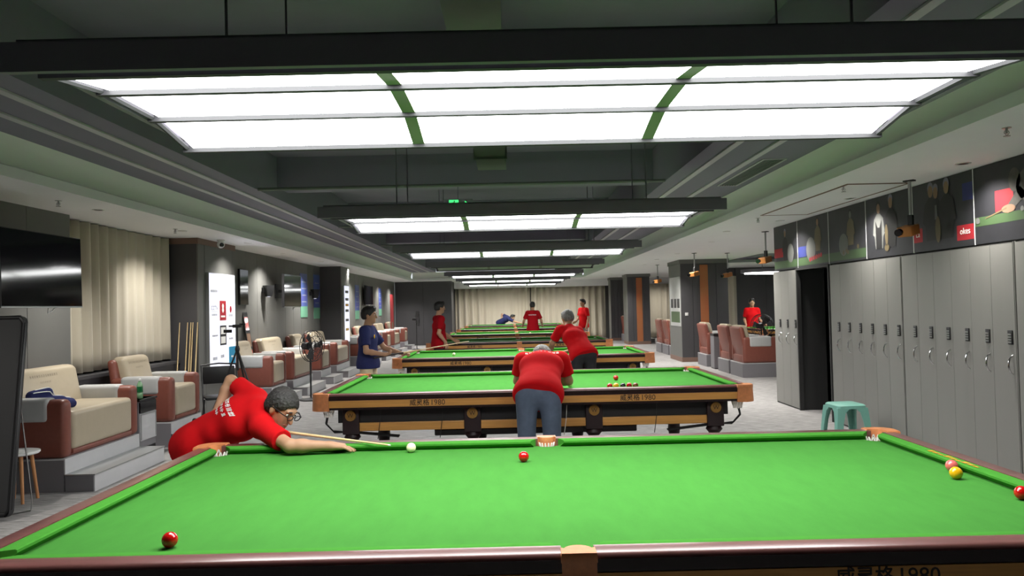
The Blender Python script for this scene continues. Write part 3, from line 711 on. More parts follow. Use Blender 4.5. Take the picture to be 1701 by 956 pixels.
# ------------------------------------------------------------------ sofas and their stepped platforms
def make_sofa(w, beige='leather_beige'):
    t = thing('lounge_sofa', 'x', 'sofa')
    MB().rbox(-.74, -.03, .05, w-.05, 0, .16, .02, 2).build('base', 'leather_brown', t, True)
    for y in (0, w-.14):
        a = MB().rbox(-.75, 0, y, y+.14, .0, .54, .055, 4).build('arm', 'leather_brown', t, True)
        MB().rbox(-.62, -.15, y-.012, y+.152, .33, .553, .04, 4).build('arm_cover', 'leather_grey', a, True)
    def lean(v):
        k = max(0, v.z-.05); f = k/.74; v.x -= .12*f; c = w/2; v.y = c+(v.y-c)*(1-.10*max(0, (v.z-.35)/.45)); return v
    MB().rbox(-.70, -.60, .01, w-.01, .02, .76, .045, 3, lean).build('back_shell', 'leather_brown', t, True)
    b = MB().rbox(-.655, -.50, .14, w-.14, .3, .79, .05, 4, lambda v: Vector((v.x-.13*max(0, (v.z-.3)/.49), w/2+(v.y-w/2)*(1+.16*max(0, min(1, (v.z-.5)/.15))-.12*max(0, (v.z-.66)/.13)), v.z))).build('backrest', beige, t, True)
    MB().rbox(-.62, 0, .142, w-.142, .055, .42, .045, 4).build('seat_cushion', beige, t, True)
    MB().rbox(-.6, -.004, .145, w-.145, .02, .065, .015, 2).build('seat_piping', 'leather_brown', t, True)
    em = MB(); rg = random.Random(5); u = Vector((0, 1, 0)); v = Vector((-.256, 0, .966))
    for row, (n, sz) in enumerate(((13, .03), (7, .02))):
        L = n*.036 if row == 0 else n*.026
        for k in range(n):
            y = w/2-L/2+k*L/n; o = Vector((-.602+.0, y, .70-.06*row)); o.x = -.5-.13*(o.z-.3)/.49+.002
            for (a, c, d, e) in ((0, 0, .12, 1), (.5, 0, .62, 1), (0, .45, .6, .58))[:2+rg.randint(0, 1)]:
                em.add([o+u*(q*sz*.8)+v*(r*sz) for q, r in ((a, c), (d, c), (d, e), (a, e))], [(0, 1, 2, 3)])
    em.build('embroidery', 'stitch', b)
    return t
def make_platform(w, mats=('plinth', 'tile_white')):
    t = thing('sofa_platform', 'x', 'platform')
    MB().box(-.78, -.012, .0, w, 0, .288).build('plinth', 'plinth', t)
    MB().box(-.012, 0, .0, w, .16, .288).build('riser', 'tile_white', t)
    MB().box(-.78, .0, .0, w, .288, .3).build('top_slab', 'tile_white', t)
    MB().box(.0, .258, .0, w, 0, .148).build('step_block', 'plinth', t)
    MB().box(.258, .27, 0, w, 0, .148).build('step_riser', 'tile_white', t)
    MB().box(.0, .276, -.006, w+.006, .148, .16).build('step_tread', 'alu', t)
    return t
S1, S2 = make_sofa(.87), make_sofa(1.40); P1, P2 = make_platform(.87), make_platform(1.40); used = set()
LS = [(7.03, 2, 'beige and brown leather loveseat with a folded navy jacket on it'), (9.24, 1, 'beige and brown armchair beside the glass-front cabinet and leaning cues'), (13.2, 1, 'cream and brown armchair behind the black tripod'),
      (14.5, 2, 'cream and brown loveseat behind the tall pedestal fan'), (16.65, 1, 'cream and brown armchair under the tilted wall television'), (18.15, 2, 'cream and brown loveseat just before the slim lit sign pillar'),
      (21.4, 2, 'cream loveseat behind the man in the navy polo shirt'), (23.7, 1, 'cream armchair past the slim lit sign, first of the far sofas'), (25.6, 1, 'cream and brown armchair second among the far sofas'), (27.2, 2, 'cream and brown loveseat by the red banner'), (29.9, 1, 'cream and brown armchair beside the far black fan')]
RS = [(15.95, 1, 'brown-backed armchair next to the leaning white board on the locker side'), (16.95, 1, 'brown-backed armchair between the big grey bin and the one by the white board'), (18.85, 1, 'brown-backed armchair between the grey bin and the striped pillar'),
      (22.35, 1, 'brown-backed armchair just past the map pillar'), (23.4, 1, 'brown-backed armchair second past the map pillar, by a fan'), (24.5, 1, 'brown-backed armchair third past the map pillar'),
      (31.0, 1, 'brown-backed armchair right after the far striped pillar'), (32.3, 1, 'brown-backed armchair in front of the plain dark end pillar')]
def put(proto, key, loc, label, cat, group):
    o = proto if key not in used else copy_tree(proto); used.add(key); o.location = loc; tag(o, label, cat, group); return o
for rows, x, g in ((LS, -4.1, 'sofas along the grey panel wall'), (RS, 5.62, 'armchairs facing the side room')):
    for y, k, lab in rows:
        if x < 0: x = -4.1 if y < 12 else -4.12
        put((S1, S2)[k-1], 's%d' % k, (x, y, .3), lab, 'sofa' if k == 2 else 'armchair', g)
        put((P1, P2)[k-1], 'p%d' % k, (x, y, 0), 'stepped platform under the '+' '.join(lab.split()[:10]), 'platform', 'stepped sofa platforms')
# folded jacket on the first loveseat
jk = SD()
for a, b, r in (((-4.50, 7.25, .80), (-4.36, 7.42, .78), .06), ((-4.52, 7.22, .86), (-4.46, 7.36, .88), .05), ((-4.36, 7.26, .76), (-4.30, 7.5, .755), .04), ((-4.5, 7.34, .84), (-4.34, 7.56, .765), .035)): jk.rc(a, b, r, k=.03)
t = thing('folded_jacket', 'folded navy jacket with white stripes lying on the loveseat', 'jacket', (-4.4, 7.35, .72))
me = jk.mesh(.009, 'cloth_bundle'); me.transform(Matrix.Translation((4.4, -7.35, -.72))); jb = link('cloth_bundle', me, 'navy_shirt', t, 'all')
def drape_line(obj, pts, r, name, m, parent, d=(0, 0, -1), off=.002):
    me = obj.data; bv = BVHTree.FromPolygons([v.co[:] for v in me.vertices], [p.vertices[:] for p in me.polygons]); out = []
    for p in pts:
        h = bv.ray_cast(Vector(p), Vector(d))
        if h[0] is not None: out.append(h[0]-Vector(d)*off)
    if len(out) > 2: return MB().tube(out, r, 5).build(name, m, parent)
for k in (-.02, .05): drape_line(jb, [(-.1+.012*i, -.16+k+.024*i, .5) for i in range(14)], .005, 'stripe', 'white_print', t)
# cabinet with bottle
t = thing('side_cabinet', 'low glass-front side cabinet between the loveseat and armchair', 'cabinet', (-4.12, 8.5, 0))
MB().box(-.5, -.02, 0, .40, .12, .66).build('body', 'plinth', t); MB().box(-.52, .0, -.01, .41, .64, .66).build('top', 'black_gloss', t)
d = MB().box(-.02, -.005, .01, .39, .2, .5).build('door', 'tile_white', t)
MB().box(-.006, .002, .02, .38, .485, .495).box(-.006, .002, .37, .38, .21, .49).box(-.006, .002, .02, .03, .21, .49).build('door_frame', 'alu', d)
MB().box(-.02, -.004, .01, .39, .51, .63).build('drawer', 'black_gloss', t); MB().box(-.48, -.02, .0, .40, 0, .12).build('plinth', 'black_plastic', t)
t = thing('water_bottle', 'clear water bottle with green label on the side cabinet', 'bottle', (-4.2, 8.66, .66))
MB().lathe([(.028, 0), (.032, .01), (.032, .06), (.029, .065), (.032, .07), (.032, .14), (.026, .165), (.013, .19), (.013, .2)], n=16).build('body', 'glass_green', t, True)
MB().lathe([(.0328, .072), (.0328, .135)], n=16).build('label_band', 'ball_green', t, True); MB().lathe([(.015, .2), (.015, .222)], n=12).build('cap', 'white_plastic', t, True)

# ------------------------------------------------------------------ left wall fittings
def tv(label, x, y0, y1, z0, z1, wallx, tilt=0.):
    t = thing('wall_television', label, 'television', (x, (y0+y1)/2, (z0+z1)/2)); t.rotation_euler = (0, tilt, 0)
    hy, hz = (y1-y0)/2, (z1-z0)/2
    MB().rbox(-.05, 0, -hy, hy, -hz, hz, .006, 2).build('case', 'black_plastic', t)
    MB().box(.0, .002, -hy+.01, hy-.01, -hz+.018, hz-.01).build('screen', 'black_gloss', t)
    MB().box(-.002, .004, -hy, hy, -hz, -hz+.012).build('lower_edge', 'alu', t)
    d = x-wallx
    MB().box(-d+.002, -d+.03, -.2, .2, -.15, .15).box(-d+.03, -.05, -.03, .03, -.03, .03).build('bracket', 'black_plastic', t)
    MB().tube([(-.03, .1, -hz), (-.05, .12, -hz-.05), (-.04, .17, -hz-.03), (-.03, .2, -hz)], .006, 5).build('cable', 'white_plastic', t)
    return t
tv('large black wall television with a white reflection, beside the window curtain', -4.33, 6.5, 7.74, 1.69, 2.39, -4.95, -.02)
tv('black wall television jutting from the wall between lamp sconce and purple posters', -4.62, 15.68, 16.95, 1.69, 2.38, -4.95)
tv('small dark wall television behind the navy polo man, among far posters', -4.82, 25.6, 27., 1.75, 2.42, -4.95)
t = thing('mirror_panel', 'narrow dark glossy panel on the wall next to the lit sign', 'panel', (-4.94, 14.15, 2.07))
MB().rbox(-.008, .03, -.22, .22, -.33, .33, .004, 2).build('case', 'black_plastic', t); MB().box(.03, .032, -.21, .21, -.32, .32).build('glass', 'black_gloss', t)
for y, lab in ((15.3, 'black tapered wall sconce between the glossy panel and television'), (18.95, 'black tapered wall sconce between the two purple posters')):
    t = thing('wall_sconce', lab, 'sconce', (-4.95, y, 2.03), 0, 'wall sconces')
    s = MB().lathe([(.07, -.12), (.12, .1)], (.13, 0, 0), 4); s.build('shade', 'black_plastic', t)
    MB().box(0, .06, -.04, .04, -.05, .05).build('wall_plate', 'black_plastic', t); MB().lathe([(.03, -.13), (.03, -.12)], (.13, 0, 0), 12).build('bulb', 'sign_lit', t)
# lit sign with logos
t = thing('lightbox_sign', 'tall white backlit sign with red, dark and blue logo blocks', 'sign', (-4.71, 11.85, .66))
MB().box(0, .05, 0, 1.12, 0, 1.58).build('case', 'alu', t); f = MB().box(.05, .054, .012, 1.108, .012, 1.568).build('lit_face', 'sign_lit', t)
def blk(y0, y1, z0, z1, m, par=f, nm='logo_block', x=.0546): return MB().box(x-.0006, x, y0, y1, z0, z1).build(nm, m, par)
b = blk(.42, .70, .82, 1.14, 'red_print'); mb = MB(); mb.add([(.0552, .56+.05*math.cos(a)*(1 if k % 2 else .6), 1.02+.08*math.sin(a)) for k, a in enumerate([2*PI*i/12 for i in range(12)])], [tuple(range(12))]); mb.box(.0548, .0552, .47, .65, .87, .9); mb.build('emblem', 'white_print', b)
b = blk(.42, .70, .42, .74, 'black_matte'); blk(.46, .66, .60, .71, 'white_print', b, 'emblem', .0552); blk(.46, .66, .45, .56, 'white_print', b, 'emblem', .0552)
b = blk(.80, 1.10, .08, .38, 'poster_green'); b.data.materials[0] = mat('sky_print', (40, 150, 196), .6); blk(.90, 1.0, .2, .23, 'white_print', b, 'emblem', .0552)
FR = frame((.0552, .2, 1.02), (0, 1, 0), (0, 0, 1))
text_mesh('CCTV', .10, 'lettering', 'ink', f, FR)
for y0, y1, z0, z1 in ((.1, .32, .9, .93), (.08, .34, .96, .968), (.06, .36, 1.27, 1.31), (.86, 1.02, 1.38, 1.4), (.86, 1.02, 1.33, 1.35), (.92, .97, 1.43, 1.5), (.1, .34, .57, .6), (.12, .3, .2, .25), (.45, .6, .22, .27), (.82, 1.0, .88, .92), (.82, 1.0, .5, .53)):
    mb = MB(); n = max(2, int((y1-y0)/.04))
    for k in range(n): mb.box(.0546, .0552, y0+(y1-y0)*k/n, y0+(y1-y0)*(k+.7)/n, z0, z1)
    mb.build('small_print', 'grey_cloth', f)
mb = MB(); mb.add([(.0552, .9+.05*math.cos(2*PI*i/12), 1.0+.06*math.sin(2*PI*i/12)) for i in range(12)], [tuple(range(12))]); mb.build('logo_mark', 'red_print', f)
t = thing('slim_lightbox', 'slim tall backlit sign on the pillar past the loveseats', 'sign', (-4.395, 20.1, .75))
MB().box(0, .05, 0, .6, 0, 1.5).build('case', 'alu', t); f = MB().box(.05, .054, .01, .59, .01, 1.49).build('lit_face', 'sign_lit', t)
for k, z in enumerate((1.3, 1.1, .95, .8, .55, .3)): MB().box(.054, .0546, .1, .5, z, z+.07).build('small_print', ('grey_cloth', 'grey_cloth', 'ball_yellow')[k % 3], f)
for y, z0, z1, lab in ((18.38, 1.45, 2.5, 'purple-blue wall poster half behind the jutting television'), (19.6, 1.4, 2.52, 'purple-blue wall poster between the sconce and slim lit sign'), (22.6, 1.4, 2.4, 'purple-blue poster first past the slim lit sign'), (24.8, 1.3, 2.4, 'purple-blue poster before the small far television'), (29.2, 1.35, 2.4, 'purple-blue poster past the small far television')):
    t = thing('wall_poster', lab, 'poster', (-4.95, y, z0), 0, 'purple-blue wall posters'); h = z1-z0
    MB().box(0, .012, -.3, .3, .25*h, h).build('blue_sheet', 'poster_blue', t); MB().box(0, .012, -.3, .3, 0, .25*h).build('green_foot', 'poster_green', t)
    mb = MB()
    for k in range(4): mb.box(.012, .0126, -.2, .2, h*(.35+.15*k), h*(.365+.15*k))
    mb.build('print_lines', 'leather_grey', t)
# security camera
t = thing('security_camera', 'white dome security camera with black lens on the pillar top', 'camera', (-4.52, 12.0, SOF))
MB().lathe([(.06, -.02), (.06, 0)], n=16).build('mount', 'white_plastic', t); MB().ball((0, 0, -.07), .06).build('body', 'white_plastic', t, 'all'); MB().ball((.025, -.035, -.08), .035).build('lens', 'black_gloss', t, 'all')
# leaning cues on the pillar
for k, x in enumerate((-4.98, -4.86, -4.81, -4.78, -4.71)):
    t = thing('leaning_cue', 'pale wooden snooker cue standing upright against the dark pillar face', 'cue', (x, 11.38, 0), 0, 'cues standing against the pillar')
    MB().cyl((0, 0, .45), (.0, .15, 1.47), .0115, .006, 10).build('shaft', 'cue_wood', t, True); MB().cyl((0, -.06, 0), (0, 0, .45), .0145, .0115, 10).build('butt', 'cue_wood', t, True)
# tripod
t = thing('phone_tripod', 'black tripod with phone clamp standing before the lit sign', 'tripod', (-3.32, 9.3, 0))
for a in (200, -20, 80): MB().cyl((0, 0, 1.16), (.46*math.cos(math.radians(a)), .46*math.sin(math.radians(a)), 0), .012, .010, 8).build('leg', 'black_plastic', t, True)
MB().cyl((0, 0, .9), (0, 0, 1.42), .014, .011, 8).build('centre_column', 'black_plastic', t, True); MB().lathe([(.025, 1.13), (.03, 1.16), (.02, 1.2)], n=12).build('collar', 'black_plastic', t, True)
MB().rbox(-.05, .05, -.03, .03, 1.42, 1.46, .008, 2).box(.03, .1, -.01, .01, 1.45, 1.47).box(-.1, -.03, -.01, .01, 1.43, 1.45).build('head', 'black_plastic', t)
MB().rbox(-.16, -.06, -.02, .0, 1.36, 1.40, .004, 2).build('pan_handle', 'black_plastic', t)
# black folding chair
t = thing('folding_chair', 'black folding chair behind the boy in glasses', 'chair', (-4.0, 10.55, 0), .5)
MB().rbox(-.22, .22, -.2, .2, .43, .47, .015, 2).build('seat', 'black_plastic', t, True); MB().rbox(-.21, .21, .17, .2, .62, .86, .012, 2).build('backrest', 'black_plastic', t, True)
for x in (-.23, .23):
    MB().tube([(x, -.22, 0), (x, .0, .46), (x, .19, .88)], .012, 6).build('side_frame', 'black_plastic', t, True); MB().tube([(x, .24, 0), (x, -.15, .45)], .012, 6).build('leg', 'black_plastic', t, True)
MB().tube([(-.23, .19, .88), (0, .2, .9), (.23, .19, .88)], .012, 6).build('top_bar', 'black_plastic', t, True)
# leaning poster rack
t = thing('poster_rack', 'leaning black picture strip with pink photos behind the fan', 'poster', (-4.72, 14.27, 0)); t.rotation_euler = (0, -.14, 0)
MB().box(-.02, 0, -.12, .12, 0, 1.62).build('board', 'black_plastic', t)
for k in range(4): MB().box(0, .003, -.09, .09, .35+.31*k, .6+.31*k).build('photo', 'ball_pink' if k % 2 else 'photo_skin', t)
t = thing('red_banner', 'tall red roll-up banner with figures by the far dark wall', 'banner', (-4.5, 29.2, 0))
MB().box(-.01, .01, -.35, .35, .06, 2.15).build('sheet', 'red_print', t); MB().box(-.06, .06, -.37, .37, 0, .06).build('foot', 'alu', t); MB().box(.01, .012, -.2, .2, .3, 1.1).build('printed_figure', 'photo_skin', t)
# pedestal fans
def fan(label, loc, rz, z=1.0, r=.28):
    t = thing('pedestal_fan', label, 'fan', loc, rz, 'black pedestal fans')
    MB().lathe([(.2, 0), (.2, .02), (.03, .05)], n=20).build('base', 'black_plastic', t, True); MB().cyl((0, 0, .04), (0, 0, z-.05), .016, n=10).build('pole', 'black_plastic', t, True)
    MB().cyl((-.16, 0, z), (-.02, 0, z), .06, .075, 14).build('motor', 'black_plastic', t, True)
    mb = MB()
    for x, rr in ((.0, 1), (.05, 1), (.1, .97), (-.02, .6), (.12, .35), (.115, .65)): mb.tube([(x, r*rr*math.cos(2*PI*i/24), z+r*rr*math.sin(2*PI*i/24)) for i in range(24)], .006, 4, True)
    for i in range(20):
        a = 2*PI*i/20; c, s = math.cos(a), math.sin(a); mb.tube([(.12, 0.03*c, z+.03*s), (.12, .5*r*c, z+.5*r*s), (.1, .97*r*c, z+.97*r*s), (.0, r*c, z+r*s), (-.03, .4*r*c, z+.4*r*s)], .003, 4)
    mb.build('cage', 'black_plastic', t)
    for i in range(3):
        a = 2*PI*i/3; u = Vector((0, math.cos(a), math.sin(a))); v = Vector((.35, -math.sin(a), math.cos(a))).normalized()
        c = Vector((.05, 0, z)); MB().add([c+u*.04-v*.03, c+u*.04+v*.03, c+u*(.82*r)+v*.11, c+u*(.86*r)-v*.04, c+u*.04-v*.03+Vector((.006, 0, 0)), c+u*.04+v*.03+Vector((.006, 0, 0)), c+u*(.82*r)+v*.11+Vector((.006, 0, 0)), c+u*(.86*r)-v*.04+Vector((.006, 0, 0))],
            [(0, 1, 2, 3), (4, 5, 6, 7), (0, 1, 5, 4), (1, 2, 6, 5), (2, 3, 7, 6), (3, 0, 4, 7)]).build('blade', 'black_matte', t)
fan('black pedestal fan standing before the cream loveseat', (-3.6, 13.75, 0), -.45, .97)
fan('black pedestal fan beside the far armchair and red banner', (-3.62, 29.6, 0), .2, 1.2, .3)
fan('black pedestal fan behind the armchairs past the map pillar', (5.9, 26.6, 0), 2.6, 1.2, .3)
fan('black pedestal fan behind the armchairs near the side table', (6.0, 18.2, 0), .8, 1.0, .28)

# near left: black board on wire stand, little stool
bd = thing('display_board', 'tall black rounded board leaning on a thin wire stand', 'board', (-4.36, 6.08, .03)); bd.rotation_euler = (-.13, 0, 0)
MB().rbox(-.5, .385, -.02, .02, 0, 1.60, .05, 4).build('board', 'black_matte', bd, True)
fr = [(-.47, 0, .03), (.34, 0, .02), (.37, 0, .06), (.375, 0, 1.54), (.34, 0, 1.585), (-.47, 0, 1.58)]
MB().tube(fr, .022, 8, True).build('edge_frame', 'black_plastic', bd, True)
MB().tube([(.37, .03, .86), (.375, .05, .8), (.42, .2, .1), (.4, .22, .02), (.2, .1, -.01), (-.1, -.1, -.02)], .006, 6).build('wire_support', 'chrome', bd, True)
t = thing('round_stool', 'small stool with white round seat and wooden legs by the black board', 'stool', (-4.33, 6.72, 0))
MB().lathe([(.16, .41), (.17, .42), (.17, .435), (.15, .44)], n=24).build('seat', 'white_plastic', t, True)
for a in (45, 135, 225, 315): MB().cyl((.1*math.cos(math.radians(a)), .1*math.sin(math.radians(a)), .41), (.15*math.cos(math.radians(a)), .15*math.sin(math.radians(a)), 0), .017, .013, 10).build('leg', 'wood_light', t, True)

# ------------------------------------------------------------------ right side things
t = thing('plastic_stool', 'teal green plastic stool in front of the lockers', 'stool', (3.71, 8.5, 0), .06)
def sq(s, z, r=.05, n=5):
    q = []
    for sx, sy, a0 in ((1, 1, 0), (-1, 1, 90), (-1, -1, 180), (1, -1, 270)): q += [(x, y, z) for x, y in arc(sx*(s-r), sy*(s-r), r, a0, a0+90, n)]
    return q
lo = [sq(.17, .40), sq(.165, .432), sq(.15, .445), sq(.02, .446, .015)]; n = len(lo[0]); mb = MB()
mb.add([v for r in lo for v in r], [(k*n+i, k*n+(i+1) % n, (k+1)*n+(i+1) % n, (k+1)*n+i) for k in range(3) for i in range(n)]+[tuple(range(3*n, 4*n)), tuple(range(n))])
mb.build('seat', 'stool_green', t, True)
for sx in (-1, 1):
    for sy in (-1, 1):
        def P(s, z, wd): return [(sx*s, sy*s, z), (sx*(s-wd), sy*s, z), (sx*(s-wd), sy*(s-.02), z), (sx*(s-.02), sy*(s-.02), z), (sx*(s-.02), sy*(s-wd), z), (sx*s, sy*(s-wd), z)]
        rows = [P(.205, 0, .06), P(.185, .25, .07), P(.175, .36, .09), P(.168, .41, .14)]
        MB().add([v for r in rows for v in r], [(k*6+i, k*6+(i+1) % 6, (k+1)*6+(i+1) % 6, (k+1)*6+i) for k in range(3) for i in range(6)]+[tuple(range(6)), tuple(range(18, 24))]).build('leg', 'stool_green', t)
t = thing('litter_bin', 'tall grey rectangular bin between the brown-backed armchairs', 'bin', (5.0, 18.3, 0))
MB().rbox(-.16, .16, -.16, .16, .02, .78, .01, 2).build('body', 'plinth', t); MB().rbox(-.165, .165, -.165, .165, .78, .84, .01, 2).build('lid', 'black_plastic', t); MB().box(-.15, .15, -.15, .15, 0, .02).build('base', 'black_plastic', t)
t = thing('leaning_board', 'white board leaning beside the brown-backed armchair', 'board', (5.72, 15.6, .02)); t.rotation_euler = (0, .38, 0)
MB().box(-.012, .012, -.3, .3, .3, 1.0).build('sheet', 'leather_grey', t); MB().box(-.014, .014, -.31, .31, .0, .3).build('foot_panel', 'wall_grey', t)
t = thing('map_poster', 'tall printed poster with map and green pictures on pillar', 'poster', (4.619, 20.55, .95))
MB().box(-.008, 0, 0, 1.3, 0, 1.35).build('sheet', 'leather_grey', t); MB().box(-.0086, -.008, .1, 1.2, .1, .4).build('printed_green', 'photo_green', t)
for k in range(3): MB().box(-.0086, -.008, .1+.4*k, .4+.4*k, .5, .75).build('printed_picture', 'photo_dark', t)
t = thing('wall_switch', 'white light switch on the orange-striped pillar with map', 'switch', (4.76, 20.5, 1.28)); MB().rbox(-.043, .043, -.012, 0, -.043, .043, .004, 2).build('plate', 'white_plastic', t); MB().box(-.02, .02, -.016, -.012, -.025, .025).build('rocker', 'white_plastic', t)
for px, py, L, lab, hx in ((1511, 318, .42, 'above the trophy photographs', 3.95), (1271, 384, .40, 'at the end of the locker wall', 4.28), (1153, 420, .42, 'beside the orange-striped pillar', 4.35), (1092, 438, .42, 'before the far curtain gap', 4.5), (1208, 420, .45, 'near the oval lamp', 5.2)):
    q = onx(px, py, hx)
    t = thing('hanging_camera', 'orange-brown boxed camera on a ceiling pole '+lab, 'camera', (hx, q.y, SOF), -.9, 'cameras on ceiling poles')
    MB().box(-.05, .05, -.03, .03, -.012, 0).build('ceiling_plate', 'black_plastic', t); MB().cyl((0, 0, -.012), (0, 0, -L), .016, .012, 10).build('pole', 'alu', t, True)
    MB().rbox(-.025, .025, -.02, .02, -L-.02, -L+.08, .006, 2).build('clamp', 'black_plastic', t)
    b = MB().rbox(-.07, .07, -.14, .06, -L-.12, -L-.02, .012, 2).xf(Matrix.Translation((-.05, 0, 0)) @ Matrix.Rotation(.2, 4, 'X')); b.build('camera_body', 'orange_cam', t); MB().cyl((-.05, -.17, -L-.1), (-.05, -.13, -L-.09), .035, n=14).build('lens', 'black_gloss', t)

# ------------------------------------------------------------------ people
V = lambda *a: np.array(a, float)
def nrm(v): v = np.array(v, float); return v/np.linalg.norm(v)
def person(label, J, shirt='red_shirt', pants='black_cloth', hair='hair_black', skin='skin', h=.009, s=1., short=False, glasses=False, gap=0, hem=.12, collar=True, quiff=True, drape=0.):
    """J: joints in world metres: pel, chest, neck, head, face, up, shL/R, elL/R, wrL/R, haL/R (hand aim), hipL/R, knL/R, anL/R, toe; curl L/R; shirt hem plane along the spine"""
    base = V(J['pel'][0], J['pel'][1], 0); t = thing('person', label, 'person', tuple(base))
    g = {k: np.array(v, float)-base for k, v in J.items() if k not in ('curlL', 'curlR', 'face', 'up')}
    f = nrm(J['face']); u = nrm(J['up']); u = nrm(u-f*(u@f)); r = np.cross(f, u); R = np.stack([r, f, u])   # rows: right, forward, up
    H = lambda a, b, c: g['head']+s*(r*a+f*b+u*c)
    spine = nrm(g['chest']-g['pel'])
    side = nrm(g['shR']-g['shL'])
    hs = nrm(g['hipR']-g['hipL'])
    wst = (g['pel']+g['chest'])/2
    def torso(S, e):
        S.rc(g['shL']+side*.03*s, g['shR']-side*.03*s, .062*s+e, k=.05)
        S.rc(g['chest']-side*.075*s, g['chest']+side*.075*s, .098*s+e, k=.06)
        S.rc(wst-(side+hs)*.03*s, wst+(side+hs)*.03*s, .098*s+e, k=.07)
        S.rc(g['pel']-hs*.075*s, g['pel']+hs*.075*s, .098*s+e, k=.07)
        S.rc(g['chest'], g['pel'], .10*s+e, k=.06); S.rc(g['chest'], (g['shL']+g['shR'])/2, .09*s+e, .06*s+e, k=.06)
    B = SD(); torso(B, -.012)
    B.rc((g['shL']+g['shR'])/2, g['neck'], .06*s, .053*s, k=.03); B.rc(g['neck'], H(0, -.012, -.05), .053*s, .05*s, k=.02)
    B.el(H(0, -.012, .03), V(.074, .094, .088)*s, R, .02); B.el(H(0, .022, -.035), V(.058, .066, .078)*s, R, .03); B.el(H(0, .055, -.085), V(.026, .026, .024)*s, R, .03)
    B.rc(H(0, .088, .01), H(0, .108, -.032), .009*s, .013*s, k=.012); B.el(H(0, .083, .028), V(.045, .012, .01)*s, R, .02)
    for q in (-1, 1):
        B.el(H(q*.032, .098, .008), V(.018, .014, .012)*s, R, .012, sub=True)
        B.el(H(q*.075, -.005, -.01), V(.010, .02, .032)*s, R, .008)
    for L in 'LR':
        sh, el, wr = g['sh'+L], g['el'+L], g['wr'+L]
        B.rc(sh, el, .046*s, .037*s, k=.02); B.rc(el, el+(wr-el)*.3, .037*s, .038*s, k=.02); B.rc(el+(wr-el)*.3, wr, .038*s, .025*s, k=.02)
        d = nrm(g['ha'+L]-wr); nn = nrm(J['n'+L]) if 'n'+L in J else V(0, 0, 1); nn = nrm(nn-d*(nn@d)); sd = np.cross(d, nn)*(1 if L == 'L' else -1)   # sd points to the thumb side
        palm = wr+d*.045*s
        B.rc(wr+sd*.018*s+d*.02*s, wr+sd*.024*s+d*.075*s, .016*s, .014*s, k=.02); B.rc(wr-sd*.018*s+d*.02*s, wr-sd*.026*s+d*.07*s, .016*s, .013*s, k=.02); B.rc(wr, palm+d*.03*s, .022*s, .017*s, k=.02)
        curl = J.get('curl'+L, .35)
        for i, (o, ln) in enumerate(((.026, .068), (.009, .076), (-.008, .07), (-.025, .056))):
            p = wr+sd*o*s+d*(.08-.004*abs(i-1))*s; a = .15+curl*.6; dirn = nrm(d+sd*(.5*o/.026*(.62 if J.get('curl'+L, .35) < .2 else .3))); rad = max(.0085*s, h*.95)
            for sg, fr in enumerate((.45, .32, .23)):
                q = p+(dirn*math.cos(a)-nn*math.sin(a))*ln*fr*s; B.rc(p, q, rad, rad*.92, k=.004); p = q; a += curl*1.25
        p = wr+sd*.026*s+d*.03*s; q = p+nrm(d*.75+sd*.75-nn*.3*curl)*.042*s; B.rc(p, q, .0115*s, .010*s, k=.008); B.rc(q, q+nrm(d+sd*(.35-.5*curl)-nn*.5*curl)*.032*s, .010*s, .009*s, k=.004)
    for L in 'LR':
        B.rc(g['hip'+L], g['kn'+L], .07*s, .05*s, k=.03); B.rc(g['kn'+L], g['an'+L], .05*s, .034*s, k=.02); B.rc(g['an'+L], g['an'+L]+(g['toe']-V(0, 0, g['toe'][2]))*0+nrm(V(J['toe'][0], J['toe'][1], 0))*.12*s, .035*s, .03*s, k=.02)
    body = link('body', B.mesh(h, 'body'), skin, t, 'all')
    # shirt
    S = SD(); torso(S, .012)
    for L in 'LR':
        sh, el = g['sh'+L], g['el'+L]; e = sh+(el-sh)*.72; S.rc(sh, e+(el-sh)*.2, .066*s, .064*s, k=.04, cut=(e, nrm(el-sh)))
    S.rc(g['pel']+spine*.05, g['pel']-spine*(hem-.04), .13*s, .14*s, k=.08)
    S.rc(g['pel']-hs*.06*s-spine*(hem-.04), g['pel']+hs*.06*s-spine*(hem-.04), .122*s, k=.08)
    if drape:
        for L in 'LR': S.rc(g['hip'+L], g['hip'+L]-V(0, 0, drape), .10*s, k=.06)
    if collar: S.rc((g['shL']+g['shR'])/2, g['neck'], .07*s, .062*s, k=.03, cut=(g['neck']-nrm(g['neck']-g['chest'])*.005, nrm(g['neck']-g['chest'])))
    S.cut(g['pel']-spine*hem, -spine)
    so = link('shirt', S.mesh(h, 'shirt'), shirt, t, 'all')
    # trousers
    T = SD(); wl = g['pel']+spine*.06
    T.rc(g['pel']-hs*.07*s, g['pel']+hs*.07*s, .103*s, k=.05)
    for L in 'LR':
        hp, kn, an = g['hip'+L], g['kn'+L], g['an'+L]
        T.rc(hp, kn, .088*s, .068*s, k=.05)
        if not short: T.rc(kn, an, .066*s, .056*s, k=.03, cut=(an+V(0, 0, .02), V(0, 0, -1)))
        else: T.p.pop(); T.rc(hp, kn, .09*s, .085*s, k=.05, cut=(hp+(kn-hp)*.85, nrm(kn-hp)))
    T.cut(wl, spine)
    link('trousers' if not short else 'shorts', T.mesh(h, 'trousers'), pants, t, 'all')
    # hair
    K = SD(); K.el(H(0, -.016, .036), V(.084, .104, .094)*s, R, .02); (K.rc(H(-.03, .06, .1), H(.03, .06, .1), .028*s, k=.03) if quiff else None); K.el(H(0, -.06, -.01), V(.072, .055, .06)*s, R, .03)
    K.cut(H(0, .078, .055), r*0+f*.80-u*.60); K.cut(H(0, 0, -.055), -u)
